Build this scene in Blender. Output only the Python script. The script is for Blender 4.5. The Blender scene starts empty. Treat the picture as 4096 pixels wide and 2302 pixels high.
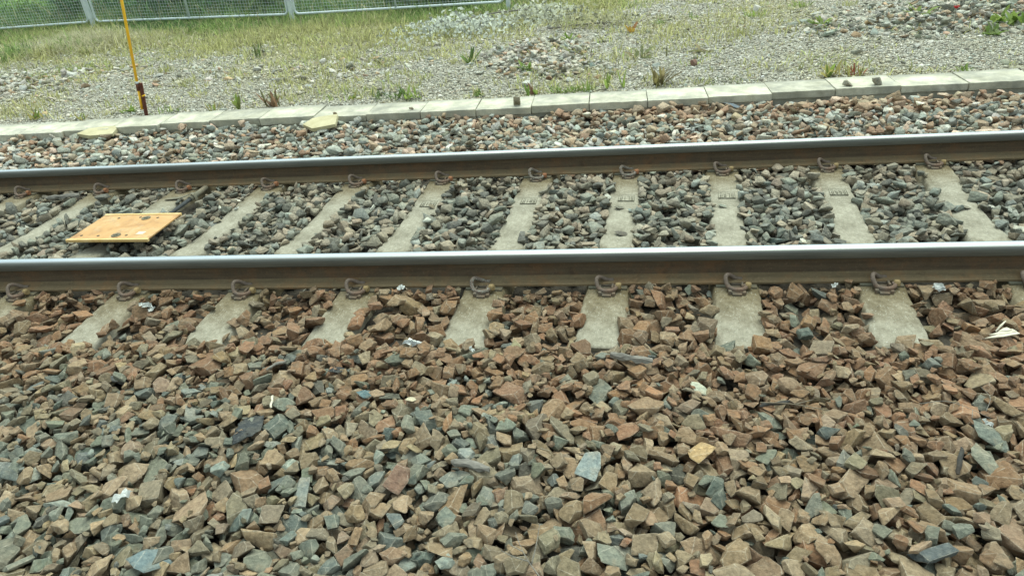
import bpy, bmesh, math, random
import numpy as np
from mathutils import Vector, Matrix, noise as mnoise
R = math.radians
rng = np.random.default_rng(7)
random.seed(7)
scene = bpy.context.scene
COL = scene.collection

# ------------------------------------------------------------------ camera
CAM_POS = np.array([0.0, -3.0506, 1.7207])
F_PX = 2804.64 / 4096.0                      # focal length in picture widths
YAW, PITCH, ROLL = -0.16728, 0.51913, -0.09393
def cam_axes():
    cy, sy, cp, sp = math.cos(YAW), math.sin(YAW), math.cos(PITCH), math.sin(PITCH)
    fwd = np.array([sy*cp, cy*cp, -sp]); right = np.array([cy, -sy, 0.0]); up = np.cross(right, fwd)
    cr, sr = math.cos(ROLL), math.sin(ROLL)
    return right*cr+up*sr, -right*sr+up*cr, fwd
AX_R, AX_U, AX_F = cam_axes()
cam = bpy.data.objects.new('camera', bpy.data.cameras.new('camera'))
COL.objects.link(cam)
cam.data.sensor_width = 36.0
cam.data.lens = F_PX*36.0
cam.data.clip_start = 0.05
cam.data.clip_end = 2000
cam.matrix_world = Matrix(((AX_R[0], AX_U[0], -AX_F[0], CAM_POS[0]), (AX_R[1], AX_U[1], -AX_F[1], CAM_POS[1]),
                           (AX_R[2], AX_U[2], -AX_F[2], CAM_POS[2]), (0, 0, 0, 1)))
scene.camera = cam
def in_view(p):
    """where a world point falls in the picture (0..1, 0..1 from the top left) and its depth"""
    v = np.asarray(p, float)-CAM_POS
    d = v @ AX_F
    return 0.5+F_PX*(v @ AX_R)/d, 0.5-F_PX*(v @ AX_U)/d*(1024/575.0), d

# ------------------------------------------------------------------ world and sun (bright overcast)
SUN_EL, SUN_ROT = 66.0, 12.0
world = bpy.data.worlds.new('World'); scene.world = world; world.use_nodes = True
nt = world.node_tree; nt.nodes.clear()
sky = nt.nodes.new('ShaderNodeTexSky'); sky.sky_type = 'NISHITA'; sky.sun_disc = False
sky.sun_elevation = R(SUN_EL); sky.sun_rotation = R(SUN_ROT); sky.air_density = 1.4; sky.dust_density = 3.0
hs = nt.nodes.new('ShaderNodeHueSaturation'); hs.inputs['Saturation'].default_value = 0.28
mx = nt.nodes.new('ShaderNodeMix'); mx.data_type = 'RGBA'; mx.blend_type = 'MULTIPLY'; mx.inputs[0].default_value = 1.0
mx.inputs[7].default_value = (0.86, 1.0, 0.96, 1)
bg = nt.nodes.new('ShaderNodeBackground'); bg.inputs['Strength'].default_value = 0.15
wo = nt.nodes.new('ShaderNodeOutputWorld')
nt.links.new(sky.outputs[0], hs.inputs['Color']); nt.links.new(hs.outputs[0], mx.inputs[6])
nt.links.new(mx.outputs[2], bg.inputs['Color']); nt.links.new(bg.outputs[0], wo.inputs['Surface'])
sun = bpy.data.objects.new('sun', bpy.data.lights.new('sun', 'SUN')); COL.objects.link(sun)
sun.data.energy = 1.35; sun.data.angle = R(50); sun.data.color = (0.93, 1.0, 0.88)
sd = Vector((math.sin(R(SUN_ROT))*math.cos(R(SUN_EL)), math.cos(R(SUN_ROT))*math.cos(R(SUN_EL)), math.sin(R(SUN_EL))))
sun.rotation_euler = sd.to_track_quat('Z', 'Y').to_euler()
scene.view_settings.view_transform = 'Standard'; scene.view_settings.look = 'None'
scene.view_settings.exposure = 0.85; scene.view_settings.gamma = 1.0
scene.render.resolution_x = 1024; scene.render.resolution_y = 575

# ------------------------------------------------------------------ helpers
def tag(o, label=None, cat=None, group=None, kind=None):
    if label: o['label'] = label
    if cat: o['category'] = cat
    if group: o['group'] = group
    if kind: o['kind'] = kind
    return o
def empty(name, loc, rz=0.0):
    o = bpy.data.objects.new(name, None); COL.objects.link(o)
    o.location = loc; o.rotation_euler = (0, 0, rz); o.empty_display_size = 0.05
    return o
def copy_tree(o, parent=None):
    c = o.copy(); COL.objects.link(c)
    if parent is not None: c.parent = parent
    for ch in list(o.children): copy_tree(ch, c)
    return c
class MB:
    """collects shapes for one mesh"""
    def __init__(s): s.bm = bmesh.new()
    def box(s, lo, hi, bev=0.0, M=None):
        r = bmesh.ops.create_cube(s.bm, size=1.0); vs = r['verts']
        c = [(lo[i]+hi[i])/2 for i in range(3)]; d = [hi[i]-lo[i] for i in range(3)]
        for v in vs: v.co = Vector((c[0]+v.co.x*d[0], c[1]+v.co.y*d[1], c[2]+v.co.z*d[2]))
        if bev:
            es = list({e for v in vs for e in v.link_edges})
            rr = bmesh.ops.bevel(s.bm, geom=es, offset=bev, segments=2, affect='EDGES', profile=0.6)
            vs = list({v for f in rr['faces'] for v in f.verts} | {v for v in vs if v.is_valid})
        if M is not None:
            for v in vs: v.co = M @ v.co
        return s
    def tube(s, pts, rad, seg=10, cap=True):
        pts = [Vector(p) for p in pts]; n = len(pts)
        rads = rad if isinstance(rad, (list, tuple)) else [rad]*n
        rings = []; ref = None
        for i, p in enumerate(pts):
            t = (pts[min(i+1, n-1)]-pts[max(i-1, 0)]).normalized()
            if ref is None: ref = t.orthogonal().normalized()
            ref = (ref - t*ref.dot(t)).normalized(); b = t.cross(ref)
            rings.append([s.bm.verts.new(p+(ref*math.cos(2*math.pi*k/seg)+b*math.sin(2*math.pi*k/seg))*rads[i]) for k in range(seg)])
        for a, b in zip(rings, rings[1:]):
            for k in range(seg):
                f = s.bm.faces.new((a[k], a[(k+1) % seg], b[(k+1) % seg], b[k])); f.smooth = True
        if cap:
            s.bm.faces.new(rings[0][::-1]); s.bm.faces.new(rings[-1])
        return s
    def prism(s, prof, x0, x1, caps=True):
        """profile (y, z) swept along x"""
        a = [s.bm.verts.new((x0, y, z)) for y, z in prof]; b = [s.bm.verts.new((x1, y, z)) for y, z in prof]
        n = len(prof)
        for i in range(n if caps else n-1):
            j = (i+1) % n; s.bm.faces.new((a[i], a[j], b[j], b[i]))
        if caps: s.bm.faces.new(a[::-1]); s.bm.faces.new(b)
        return s
    def quad(s, pts): s.bm.faces.new([s.bm.verts.new(p) for p in pts]); return s
    def build(s, name, mat, parent=None, smooth=None, recalc=True):
        if recalc: bmesh.ops.recalc_face_normals(s.bm, faces=s.bm.faces)
        if smooth is not None:
            for f in s.bm.faces: f.smooth = smooth
        me = bpy.data.meshes.new(name); s.bm.to_mesh(me); s.bm.free()
        me.materials.append(mat)
        o = bpy.data.objects.new(name, me); COL.objects.link(o)
        if parent is not None: o.parent = parent
        return o
def smooth_path(pts, n=8):
    """Catmull-Rom through the points"""
    P = [Vector(p) for p in pts]; P = [2*P[0]-P[1]]+P+[2*P[-1]-P[-2]]; out = []
    for i in range(1, len(P)-2):
        for k in range(n):
            t = k/n; a, b, c, d = P[i-1], P[i], P[i+1], P[i+2]
            out.append(0.5*((2*b)+(c-a)*t+(2*a-5*b+4*c-d)*t*t+(3*b-a-3*c+d)*t**3))
    out.append(P[-2]); return out
def np_mesh(name, V, loops, starts, mat, colors=None, parent=None):
    """one mesh object from arrays; colors are per corner"""
    me = bpy.data.meshes.new(name)
    me.vertices.add(len(V)); me.vertices.foreach_set('co', np.ascontiguousarray(V, np.float32).ravel())
    me.loops.add(len(loops)); me.loops.foreach_set('vertex_index', np.ascontiguousarray(loops, np.int32))
    me.polygons.add(len(starts)); me.polygons.foreach_set('loop_start', np.ascontiguousarray(starts, np.int32))
    me.update(calc_edges=True)
    if colors is not None:
        at = me.color_attributes.new('tint', 'FLOAT_COLOR', 'CORNER')
        at.data.foreach_set('color', np.ascontiguousarray(colors, np.float32).ravel())
    me.materials.append(mat)
    o = bpy.data.objects.new(name, me); COL.objects.link(o)
    if parent is not None: o.parent = parent
    return o
# cheap value noise for layout
_perm = np.random.default_rng(3).random((256, 256))
def vnoise(x, y, s=1.0):
    x = np.asarray(x, float)*s+37.3; y = np.asarray(y, float)*s+91.7
    xi = np.floor(x).astype(int); yi = np.floor(y).astype(int); fx = x-xi; fy = y-yi
    fx = fx*fx*(3-2*fx); fy = fy*fy*(3-2*fy); g = lambda a, b: _perm[a % 256, b % 256]
    return (g(xi, yi)*(1-fx)+g(xi+1, yi)*fx)*(1-fy)+(g(xi, yi+1)*(1-fx)+g(xi+1, yi+1)*fx)*fy
def sstep(a, b, x): t = np.clip((np.asarray(x, float)-a)/(b-a), 0, 1); return t*t*(3-2*t)

# ------------------------------------------------------------------ materials
class NB:
    def __init__(s, name):
        s.m = bpy.data.materials.new(name); s.m.use_nodes = True; s.t = s.m.node_tree; s.n = s.t.nodes
        s.b = s.n['Principled BSDF']; s.co = s.n.new('ShaderNodeTexCoord')
    def link(s, a, b): s.t.links.new(a, b)
    def noise(s, scale, detail=4, rough=0.6, vec=None):
        n = s.n.new('ShaderNodeTexNoise'); n.inputs['Scale'].default_value = scale; n.inputs['Detail'].default_value = detail
        n.inputs['Roughness'].default_value = rough; s.link(vec or s.co.outputs['Object'], n.inputs['Vector']); return n.outputs['Fac']
    def voro(s, scale, out='Distance', vec=None):
        n = s.n.new('ShaderNodeTexVoronoi'); n.inputs['Scale'].default_value = scale
        s.link(vec or s.co.outputs['Object'], n.inputs['Vector']); return n.outputs[out]
    def ramp(s, fac, stops):
        n = s.n.new('ShaderNodeValToRGB'); e = n.color_ramp.elements
        while len(e) < len(stops): e.new(0.5)
        for el, (p, c) in zip(e, stops): el.position = p; el.color = (*c, 1) if len(c) == 3 else c
        s.link(fac, n.inputs[0]); return n.outputs[0]
    def rng(s, fac, a, b, c=0.0, d=1.0):
        n = s.n.new('ShaderNodeMapRange'); s.link(fac, n.inputs[0])
        for i, v in enumerate((a, b, c, d)): n.inputs[i+1].default_value = v
        return n.outputs[0]
    def mix(s, fac, a, b, mode='MIX'):
        n = s.n.new('ShaderNodeMix'); n.data_type = 'RGBA'; n.blend_type = mode
        for sock, v in ((0, fac), (6, a), (7, b)):
            if hasattr(v, 'is_linked') or hasattr(v, 'links'): s.link(v, n.inputs[sock])
            elif isinstance(v, (int, float)): n.inputs[sock].default_value = v
            else: n.inputs[sock].default_value = (*v, 1)
        return n.outputs[2]
    def math(s, op, a, b=None):
        n = s.n.new('ShaderNodeMath'); n.operation = op
        for i, v in enumerate((a, b)):
            if v is None: continue
            if isinstance(v, (int, float)): n.inputs[i].default_value = v
            else: s.link(v, n.inputs[i])
        return n.outputs[0]
    def xyz(s, vec=None):
        n = s.n.new('ShaderNodeSeparateXYZ'); s.link(vec or s.co.outputs['Object'], n.inputs[0]); return n.outputs
    def scaled(s, sc):
        n = s.n.new('ShaderNodeMapping'); n.inputs['Scale'].default_value = sc; s.link(s.co.outputs['Object'], n.inputs[0]); return n.outputs[0]
    def attr(s, name='tint'):
        n = s.n.new('ShaderNodeAttribute'); n.attribute_name = name; return n
    def bump(s, h, strength=0.4, dist=0.01):
        n = s.n.new('ShaderNodeBump'); n.inputs['Strength'].default_value = strength; n.inputs['Distance'].default_value = dist
        s.link(h, n.inputs['Height']); s.link(n.outputs[0], s.b.inputs['Normal'])
    def out(s, col, rough=0.8, metal=0.0, spec=0.3):
        for key, v in (('Base Color', col), ('Roughness', rough), ('Metallic', metal)):
            if isinstance(v, tuple): s.b.inputs[key].default_value = (*v, 1)
            elif isinstance(v, (int, float)): s.b.inputs[key].default_value = v
            else: s.link(v, s.b.inputs[key])
        s.b.inputs['Specular IOR Level'].default_value = spec
        return s.m
M = {}
def mat_stone(name, edge_amt=0.3):
    k = NB(name); a = k.attr()
    c = k.mix(k.rng(k.noise(55, 5, 0.65), 0.3, 0.7, 0.0, 1.0), (0.66, 0.66, 0.66), (1.34, 1.31, 1.26))
    base = k.mix(1.0, a.outputs['Color'], c, 'MULTIPLY')
    dust = k.rng(k.noise(26, 4, 0.7), 0.45, 0.75, 0.0, 0.5)
    lum = k.n.new('ShaderNodeRGBToBW'); k.link(base, lum.inputs[0])
    flm = k.mix(k.rng(lum.outputs[0], 0.10, 0.32), (0.14, 0.13, 0.095), (0.355, 0.29, 0.20))
    base = k.mix(dust, base, flm)
    base = k.mix(k.rng(k.noise(17, 5, 0.75), 0.56, 0.70, 0.0, 0.35), base, k.mix(1.0, base, (1.05, 0.76, 0.55), 'MULTIPLY'))
    pit_ = k.rng(k.noise(170, 3, 0.7), 0.58, 0.68, 0.0, 0.5)
    base = k.mix(pit_, base, k.mix(1.0, base, (0.45, 0.43, 0.40), 'MULTIPLY'))
    vein = k.rng(k.noise(130, 2), 0.64, 0.74, 0.0, 0.22)
    base = k.mix(vein, base, (0.46, 0.44, 0.37))
    e = k.math('MULTIPLY', k.rng(k.noise(70, 3), 0.38, 0.62, 0.1, 1.0), k.math('MULTIPLY', a.outputs['Alpha'], edge_amt))
    base = k.mix(e, base, (0.52, 0.47, 0.37))
    hgt = k.math('ADD', k.math('MULTIPLY', k.noise(110, 6, 0.75), 0.6), k.math('ADD', k.noise(38, 5, 0.7), k.math('MULTIPLY', k.voro(60), 0.5)))
    k.bump(hgt, 0.85, 0.010)
    return k.out(base, 0.88, 0, 0.25)
M['stone'] = mat_stone('crushed_stone', 0.42)
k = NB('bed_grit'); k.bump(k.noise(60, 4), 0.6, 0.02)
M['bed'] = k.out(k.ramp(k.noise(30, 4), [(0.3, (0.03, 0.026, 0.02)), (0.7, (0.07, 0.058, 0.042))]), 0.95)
def mat_concrete(name, a, b, stain):
    k = NB(name); o = k.xyz()
    big = k.noise(9, 6, 0.7); fine = k.noise(70, 5, 0.7)
    c = k.ramp(big, [(0.3, a), (0.7, b)])
    c = k.mix(k.rng(fine, 0.35, 0.7, 0, 1), k.mix(1.0, c, (0.74, 0.73, 0.70), 'MULTIPLY'), k.mix(1.0, c, (1.16, 1.16, 1.16), 'MULTIPLY'))
    if stain:
        # brown brake and rail dust, kept close to each rail
        n = k.noise(9, 4)
        d0 = k.math('ABSOLUTE', o[1]); d1 = k.math('ABSOLUTE', k.math('SUBTRACT', o[1], 1.508))
        d = k.math('ADD', k.math('MINIMUM', d0, d1), k.math('MULTIPLY', k.math('SUBTRACT', n, 0.5), 0.3))
        c = k.mix(k.rng(d, 0.10, 0.42, 0.9, 0.0), c, k.mix(1.0, c, (0.60, 0.49, 0.33), 'MULTIPLY'))
    pit = k.rng(k.voro(110), 0.05, 0.16, 1.0, 0.0)
    pit = k.math('MULTIPLY', pit, k.rng(k.noise(18, 2), 0.5, 0.6, 0.0, 0.75))
    c = k.mix(pit, c, (0.10, 0.09, 0.07))
    wh = k.rng(k.noise(150, 1), 0.66, 0.72, 0.0, 0.5)
    c = k.mix(wh, c, (0.62, 0.62, 0.54))
    k.bump(k.math('SUBTRACT', k.math('ADD', k.noise(45, 6, 0.7), k.math('MULTIPLY', k.noise(12, 3), 0.8)), pit), 0.5, 0.006)
    return k.out(c, 0.9, 0, 0.25)
M['concrete'] = mat_concrete('weathered_concrete', (0.205, 0.188, 0.138), (0.385, 0.36, 0.282), True)
M['concrete_dark'] = mat_concrete('darker_concrete', (0.12, 0.115, 0.085), (0.22, 0.21, 0.155), False)  # darker tone than the sleeper, for the cast panels
def mat_lid():
    k = NB('lid_concrete')
    info = k.n.new('ShaderNodeObjectInfo')
    vec = k.n.new('ShaderNodeVectorMath'); vec.operation = 'ADD'
    sc = k.n.new('ShaderNodeVectorMath'); sc.operation = 'SCALE'; sc.inputs[0].default_value = (13, 7, 5); k.link(info.outputs['Random'], sc.inputs['Scale'])
    k.link(k.co.outputs['Object'], vec.inputs[0]); k.link(sc.outputs[0], vec.inputs[1]); v = vec.outputs[0]
    c = k.ramp(k.noise(5, 5, 0.65, v), [(0.32, (0.34, 0.325, 0.245)), (0.5, (0.50, 0.475, 0.365)), (0.68, (0.64, 0.61, 0.49))])
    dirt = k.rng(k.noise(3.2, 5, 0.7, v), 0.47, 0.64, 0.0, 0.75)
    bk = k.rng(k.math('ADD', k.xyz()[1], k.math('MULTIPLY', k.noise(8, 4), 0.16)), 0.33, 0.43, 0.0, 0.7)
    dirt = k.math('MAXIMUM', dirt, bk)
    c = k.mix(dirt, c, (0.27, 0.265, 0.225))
    val = k.rng(info.outputs['Random'], 0, 1, 0.78, 1.12)
    hsv = k.n.new('ShaderNodeHueSaturation'); k.link(c, hsv.inputs['Color']); k.link(val, hsv.inputs['Value'])
    sp = k.rng(k.noise(120, 3, 0.7, v), 0.58, 0.72, 0, 0.6)
    c = k.mix(sp, hsv.outputs[0], (0.16, 0.155, 0.13))
    k.bump(k.noise(40, 5, 0.7, v), 0.35, 0.005)
    return k.out(c, 0.9, 0, 0.25)
M['lid'] = mat_lid()
# rail steel
k = NB('rail_running_steel'); o = k.xyz()
st = k.noise(1.0, 5, 0.6, k.scaled((1.2, 90, 90)))
pol = k.math('MULTIPLY', k.rng(o[2], 0.1535, 0.157, 0, 1), k.rng(k.math('ABSOLUTE', k.math('ADD', k.math('SUBTRACT', o[1], 0.006), k.math('MULTIPLY', k.math('SUBTRACT', k.noise(3, 3, 0.6, k.scaled((1, 0, 0))), 0.5), 0.008))), 0.014, 0.028, 1.0, 0.15))
side = k.mix(k.rng(k.noise(4, 4, 0.6, k.scaled((1, 14, 30))), 0.3, 0.7, 0, 1), (0.10, 0.102, 0.09), (0.155, 0.155, 0.135))
c = k.mix(pol, side, k.mix(k.rng(st, 0.3, 0.7), (0.44, 0.48, 0.51), (0.66, 0.70, 0.73)))
k.bump(k.noise(60, 3), 0.06, 0.002)
M['head'] = k.out(c, k.rng(pol, 0, 1, 0.45, 0.30), k.rng(pol, 0, 1, 0.5, 1.0), 0.5)
def mat_rust(name, a, b, sx=8.0):
    k = NB(name); n = k.noise(3, 6, 0.65, k.scaled((sx, 20, 20)))
    c = k.ramp(n, [(0.3, a), (0.7, b)])
    c = k.mix(k.rng(k.noise(7, 6, 0.75), 0.48, 0.68, 0, 0.7), c, (b[0]*1.25, b[1]*0.9, b[2]*0.7))
    c = k.mix(k.rng(k.noise(13, 5, 0.8), 0.55, 0.72, 0, 0.6), c, tuple(v*0.6 for v in a))
    c = k.mix(k.rng(k.noise(90, 3), 0.55, 0.75, 0, 0.4), c, tuple(min(1, v*1.7) for v in b))
    k.bump(k.noise(120, 4), 0.25, 0.003)
    return k.out(c, 0.85, 0.0, 0.25)
M['web'] = mat_rust('rusty_rail_web', (0.058, 0.041, 0.026), (0.115, 0.082, 0.050), 1.0)
M['foot'] = mat_rust('dusty_rail_foot', (0.115, 0.084, 0.046), (0.185, 0.138, 0.078), 1.0)
M['clip'] = mat_rust('brown_spring_steel', (0.105, 0.080, 0.062), (0.18, 0.14, 0.11))
k = NB('flecked_spring_steel'); c = k.ramp(k.noise(20, 4), [(0.3, (0.105, 0.08, 0.062)), (0.7, (0.18, 0.14, 0.11))])
c = k.mix(k.rng(k.noise(150, 4, 0.75), 0.56, 0.62, 0, 0.8), c, (0.46, 0.55, 0.47)); k.bump(k.noise(120, 4), 0.3, 0.003)
M['clip_fleck'] = k.out(c, 0.8, 0, 0.25)
M['iron'] = mat_rust('dull_cast_iron', (0.10, 0.082, 0.062), (0.16, 0.135, 0.10))
M['nut_khaki'] = mat_rust('khaki_nylon', (0.20, 0.155, 0.075), (0.29, 0.23, 0.12))
M['nut_orange'] = mat_rust('orange_nylon', (0.22, 0.105, 0.055), (0.30, 0.15, 0.08))
M['pad'] = mat_rust('grey_rubber', (0.105, 0.105, 0.078), (0.165, 0.16, 0.115))
M['rust_stake'] = mat_rust('red_rusty_iron', (0.07, 0.026, 0.018), (0.15, 0.06, 0.04))
M['dark'] = mat_rust('dark_bracket_iron', (0.03, 0.03, 0.028), (0.06, 0.058, 0.05))
M['pipe'] = mat_rust('olive_grey_pipe', (0.135, 0.125, 0.09), (0.19, 0.18, 0.13))
M['cable'] = mat_rust('dark_grey_cable', (0.035, 0.04, 0.042), (0.06, 0.065, 0.066))
k = NB('grimy_yellow_paint')
c = k.ramp(k.noise(5, 5, 0.65), [(0.30, (0.28, 0.135, 0.05)), (0.46, (0.47, 0.255, 0.09)), (0.7, (0.56, 0.345, 0.145))])
c = k.mix(k.rng(k.noise(14, 5, 0.7), 0.52, 0.72, 0, 0.6), c, (0.55, 0.43, 0.26))
c = k.mix(k.rng(k.noise(4.5, 6, 0.75), 0.55, 0.68, 0, 0.65), c, (0.24, 0.115, 0.045))
c = k.mix(k.rng(k.noise(55, 4, 0.7), 0.6, 0.7, 0, 0.5), c, (0.2, 0.13, 0.07)); k.bump(k.noise(60, 4), 0.15, 0.003)
M['plate'] = k.out(c, 0.6, 0, 0.4)
k = NB('yellow_lip_paint'); c = k.ramp(k.noise(9, 4), [(0.3, (0.56, 0.34, 0.095)), (0.7, (0.74, 0.55, 0.27))])
M['lip'] = k.out(c, 0.55, 0, 0.4)
k = NB('safety_yellow'); M['yellow'] = k.out(k.ramp(k.noise(12, 4), [(0.3, (0.80, 0.42, 0.015)), (0.7, (0.90, 0.52, 0.03))]), 0.5, 0, 0.4)
k = NB('faded_yellow_slab'); c = k.ramp(k.noise(9, 5, 0.7), [(0.3, (0.40, 0.35, 0.20)), (0.7, (0.54, 0.49, 0.31))])
k.bump(k.noise(40, 4), 0.4, 0.006); M['slab'] = k.out(c, 0.85)
k = NB('galvanised_steel'); c = k.ramp(k.noise(20, 4), [(0.3, (0.55, 0.61, 0.62)), (0.7, (0.70, 0.76, 0.76))])
M['galv'] = k.out(c, 0.5, 0.35, 0.4)
def mat_leaf(name, edge=0):
    k = NB(name); a = k.attr(); c = k.mix(1.0, a.outputs['Color'], k.mix(k.noise(40, 3), (0.75, 0.75, 0.75), (1.25, 1.25, 1.2)), 'MULTIPLY')
    k.out(c, 0.65, 0, 0.25)
    tr = k.n.new('ShaderNodeBsdfTranslucent'); k.link(c, tr.inputs['Color'])
    ms = k.n.new('ShaderNodeMixShader'); ms.inputs[0].default_value = 0.45
    k.link(k.b.outputs[0], ms.inputs[1]); k.link(tr.outputs[0], ms.inputs[2])
    k.link(ms.outputs[0], k.n['Material Output'].inputs['Surface'])
    return k.m
M['leaf'] = mat_leaf('plant_leaf')
def mat_wood(name, a, b):
    k = NB(name); c = k.ramp(k.noise(6, 5, 0.7, k.scaled((3, 14, 14))), [(0.3, a), (0.7, b)]); k.bump(k.noise(30, 5), 0.5, 0.004)
    return k.out(c, 0.85)
M['greywood'] = mat_wood('weathered_grey_wood', (0.12, 0.11, 0.095), (0.27, 0.25, 0.21))
M['palewood'] = mat_wood('bleached_wood', (0.45, 0.40, 0.30), (0.68, 0.63, 0.50))
M['bark'] = mat_wood('brown_bark', (0.10, 0.08, 0.055), (0.2, 0.165, 0.115))
k = NB('white_scrap'); M['white'] = k.out(k.ramp(k.noise(60, 3), [(0.3, (0.55, 0.57, 0.55)), (0.7, (0.8, 0.82, 0.78))]), 0.7)
k = NB('crumpled_foil'); M['foil'] = k.out((0.62, 0.64, 0.62), 0.35, 0.75, 0.5)
# verge: fine grey gravel with soil and moss
k = NB('gravel_ground'); o = k.xyz()
v = k.n.new('ShaderNodeTexVoronoi'); v.inputs['Scale'].default_value = 62; k.link(k.co.outputs['Object'], v.inputs['Vector'])
g = k.rng(v.outputs['Color'], 0, 1); 
sepc = k.n.new('ShaderNodeSeparateColor'); k.link(v.outputs['Color'], sepc.inputs[0])
c = k.ramp(sepc.outputs[0], [(0.0, (0.20, 0.195, 0.155)), (0.35, (0.36, 0.345, 0.28)), (0.7, (0.50, 0.48, 0.40)), (1.0, (0.70, 0.68, 0.60))])  # gravel tones lifted to stand in for stronger light on the verge
c = k.mix(k.rng(v.outputs['Distance'], 0.35, 0.75, 0, 0.75), c, (0.07, 0.06, 0.045))
soil = k.rng(k.noise(1.6, 5, 0.65), 0.45, 0.65, 0.0, 0.55)
c = k.mix(soil, c, (0.25, 0.235, 0.14))
gr = k.math('MULTIPLY', k.rng(o[0], -1.0, -6.0, 0.0, 1.0), k.rng(k.math('ADD', o[1], k.math('MULTIPLY', k.noise(1.1, 4), 2.5)), 6.2, 8.2, 0.0, 0.85))
c = k.mix(gr, c, (0.19, 0.20, 0.085))
far = k.rng(o[1], 9.0, 11.0, 0.0, 0.9)
c = k.mix(far, c, k.ramp(k.noise(0.8, 4), [(0.3, (0.055, 0.085, 0.025)), (0.7, (0.12, 0.15, 0.05))]))
k.bump(k.math('ADD', k.math('SUBTRACT', 1.0, v.outputs['Distance']), k.noise(9, 4)), 0.5, 0.015)
M['ground'] = k.out(c, 0.95)
k = NB('pale_path'); M['path'] = k.out(k.ramp(k.noise(14, 5), [(0.3, (0.36, 0.35, 0.30)), (0.7, (0.5, 0.48, 0.42))]), 0.95)

# ------------------------------------------------------------------ the ground
RH = 0.159; G = 1.505                       # rail height, rail centre to rail centre
KERB_Y = 3.36
def ground_z(x, y):
    x = np.asarray(x, float); y = np.asarray(y, float)
    v = 0.018 + 0.03*(vnoise(x, y, 1.3)-0.5) + 0.012*(vnoise(x, y, 5.0)-0.5)
    v = v - 0.10*sstep(6.5, 9.0, y)*sstep(-9.0, -5.5, x) + 0.05*sstep(14, 40, y)
    for px, py, r, h in ((-0.85, 4.85, 0.75, 0.07), (3.3, 5.6, 1.3, 0.06), (-8.4, 7.8, 0.7, 0.10)):
        v = v + h*np.exp(-(((x-px)/r)**2+((y-py)/r)**2))
    return v
xs = np.unique(np.concatenate([np.linspace(-300, -20, 15), np.linspace(-20, -9, 45), np.linspace(-9, 6, 190), np.linspace(6, 20, 40), np.linspace(20, 300, 15)]))
ys = np.unique(np.concatenate([np.linspace(-60, -3, 14), np.linspace(-3, 3.2, 12), np.linspace(3.3, 11, 130), np.linspace(11, 40, 40), np.linspace(40, 400, 20)]))
X, Y = np.meshgrid(xs, ys)
Zg = np.where(Y < 3.28, -0.30, ground_z(X, Y))
V = np.stack([X.ravel(), Y.ravel(), Zg.ravel()], 1); nx, ny = len(xs), len(ys)
ii = (np.arange(ny-1)[:, None]*nx+np.arange(nx-1)[None]).ravel()
L = np.stack([ii, ii+1, ii+nx+1, ii+nx], 1).ravel()
gr_o = np_mesh('ground', V, L, np.arange(0, len(L), 4), M['ground']); tag(gr_o, kind='structure')
gr_o.data.polygons.foreach_set('use_smooth', np.ones(len(gr_o.data.polygons), bool))

# ------------------------------------------------------------------ rails
def rail_profile():
    head = [(-0.0085, RH-0.058), (-0.033, RH-0.049), (-0.0352, RH-0.044), (-0.0345, RH-0.014), (-0.031, RH-0.006), (-0.024, RH-0.0022), (-0.012, RH-0.0004), (0, RH)]
    head = head+[(-y, z) for y, z in head[-2::-1]]
    webl = [(-0.066, 0.0115), (-0.028, 0.0235), (-0.014, 0.033), (-0.0095, 0.05), (-0.0082, 0.075), (-0.0085, RH-0.058)]
    foot = [(-0.014, 0.033), (-0.028, 0.0235), (-0.0665, 0.0125), (-0.070, 0.0105), (-0.070, 0.001), (-0.069, 0.0), (0.069, 0.0), (0.070, 0.001), (0.070, 0.0105), (0.0665, 0.0125), (0.028, 0.0235), (0.014, 0.033)]
    return head, foot
head, foot = rail_profile()
def make_rail(y, label):
    root = empty('rail', (0, y, 0.0)); tag(root, label, 'rail', 'rails of the track')
    X0, X1 = -22.0, 16.0
    def strip(prof, name, mat):
        m = MB(); a = [m.bm.verts.new((X0, p, z)) for p, z in prof]; b = [m.bm.verts.new((X1, p, z)) for p, z in prof]
        for i in range(len(prof)-1): 
            f = m.bm.faces.new((a[i], a[i+1], b[i+1], b[i])); f.smooth = True
        return m.build(name, mat, root, recalc=False)
    strip(head[::1], 'rail_head', M['head'])
    m = MB()
    for sgn in (-1, 1):
        pr = [(-0.0085, RH-0.058), (-0.0082, 0.075), (-0.0095, 0.05), (-0.014, 0.033)]
        pr = [(sgn*-p, z) for p, z in pr]
        a = [m.bm.verts.new((X0, p, z)) for p, z in pr]; b = [m.bm.verts.new((X1, p, z)) for p, z in pr]
        for i in range(3):
            f = m.bm.faces.new((a[i], a[i+1], b[i+1], b[i])); f.smooth = True
    m.build('rail_web', M['web'], root)
    m = MB(); a = [m.bm.verts.new((X0, p, z)) for p, z in foot]; b = [m.bm.verts.new((X1, p, z)) for p, z in foot]
    for i in range(len(foot)-1): m.bm.faces.new((a[i], a[i+1], b[i+1], b[i]))
    m.build('rail_foot', M['foot'], root)
    return root
near_rail = make_rail(0.0, 'nearer steel rail with polished top, between the brown ballast and the sleepers')
far_rail = make_rail(G, 'farther steel rail with polished top, beyond the yellow plate')

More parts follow.
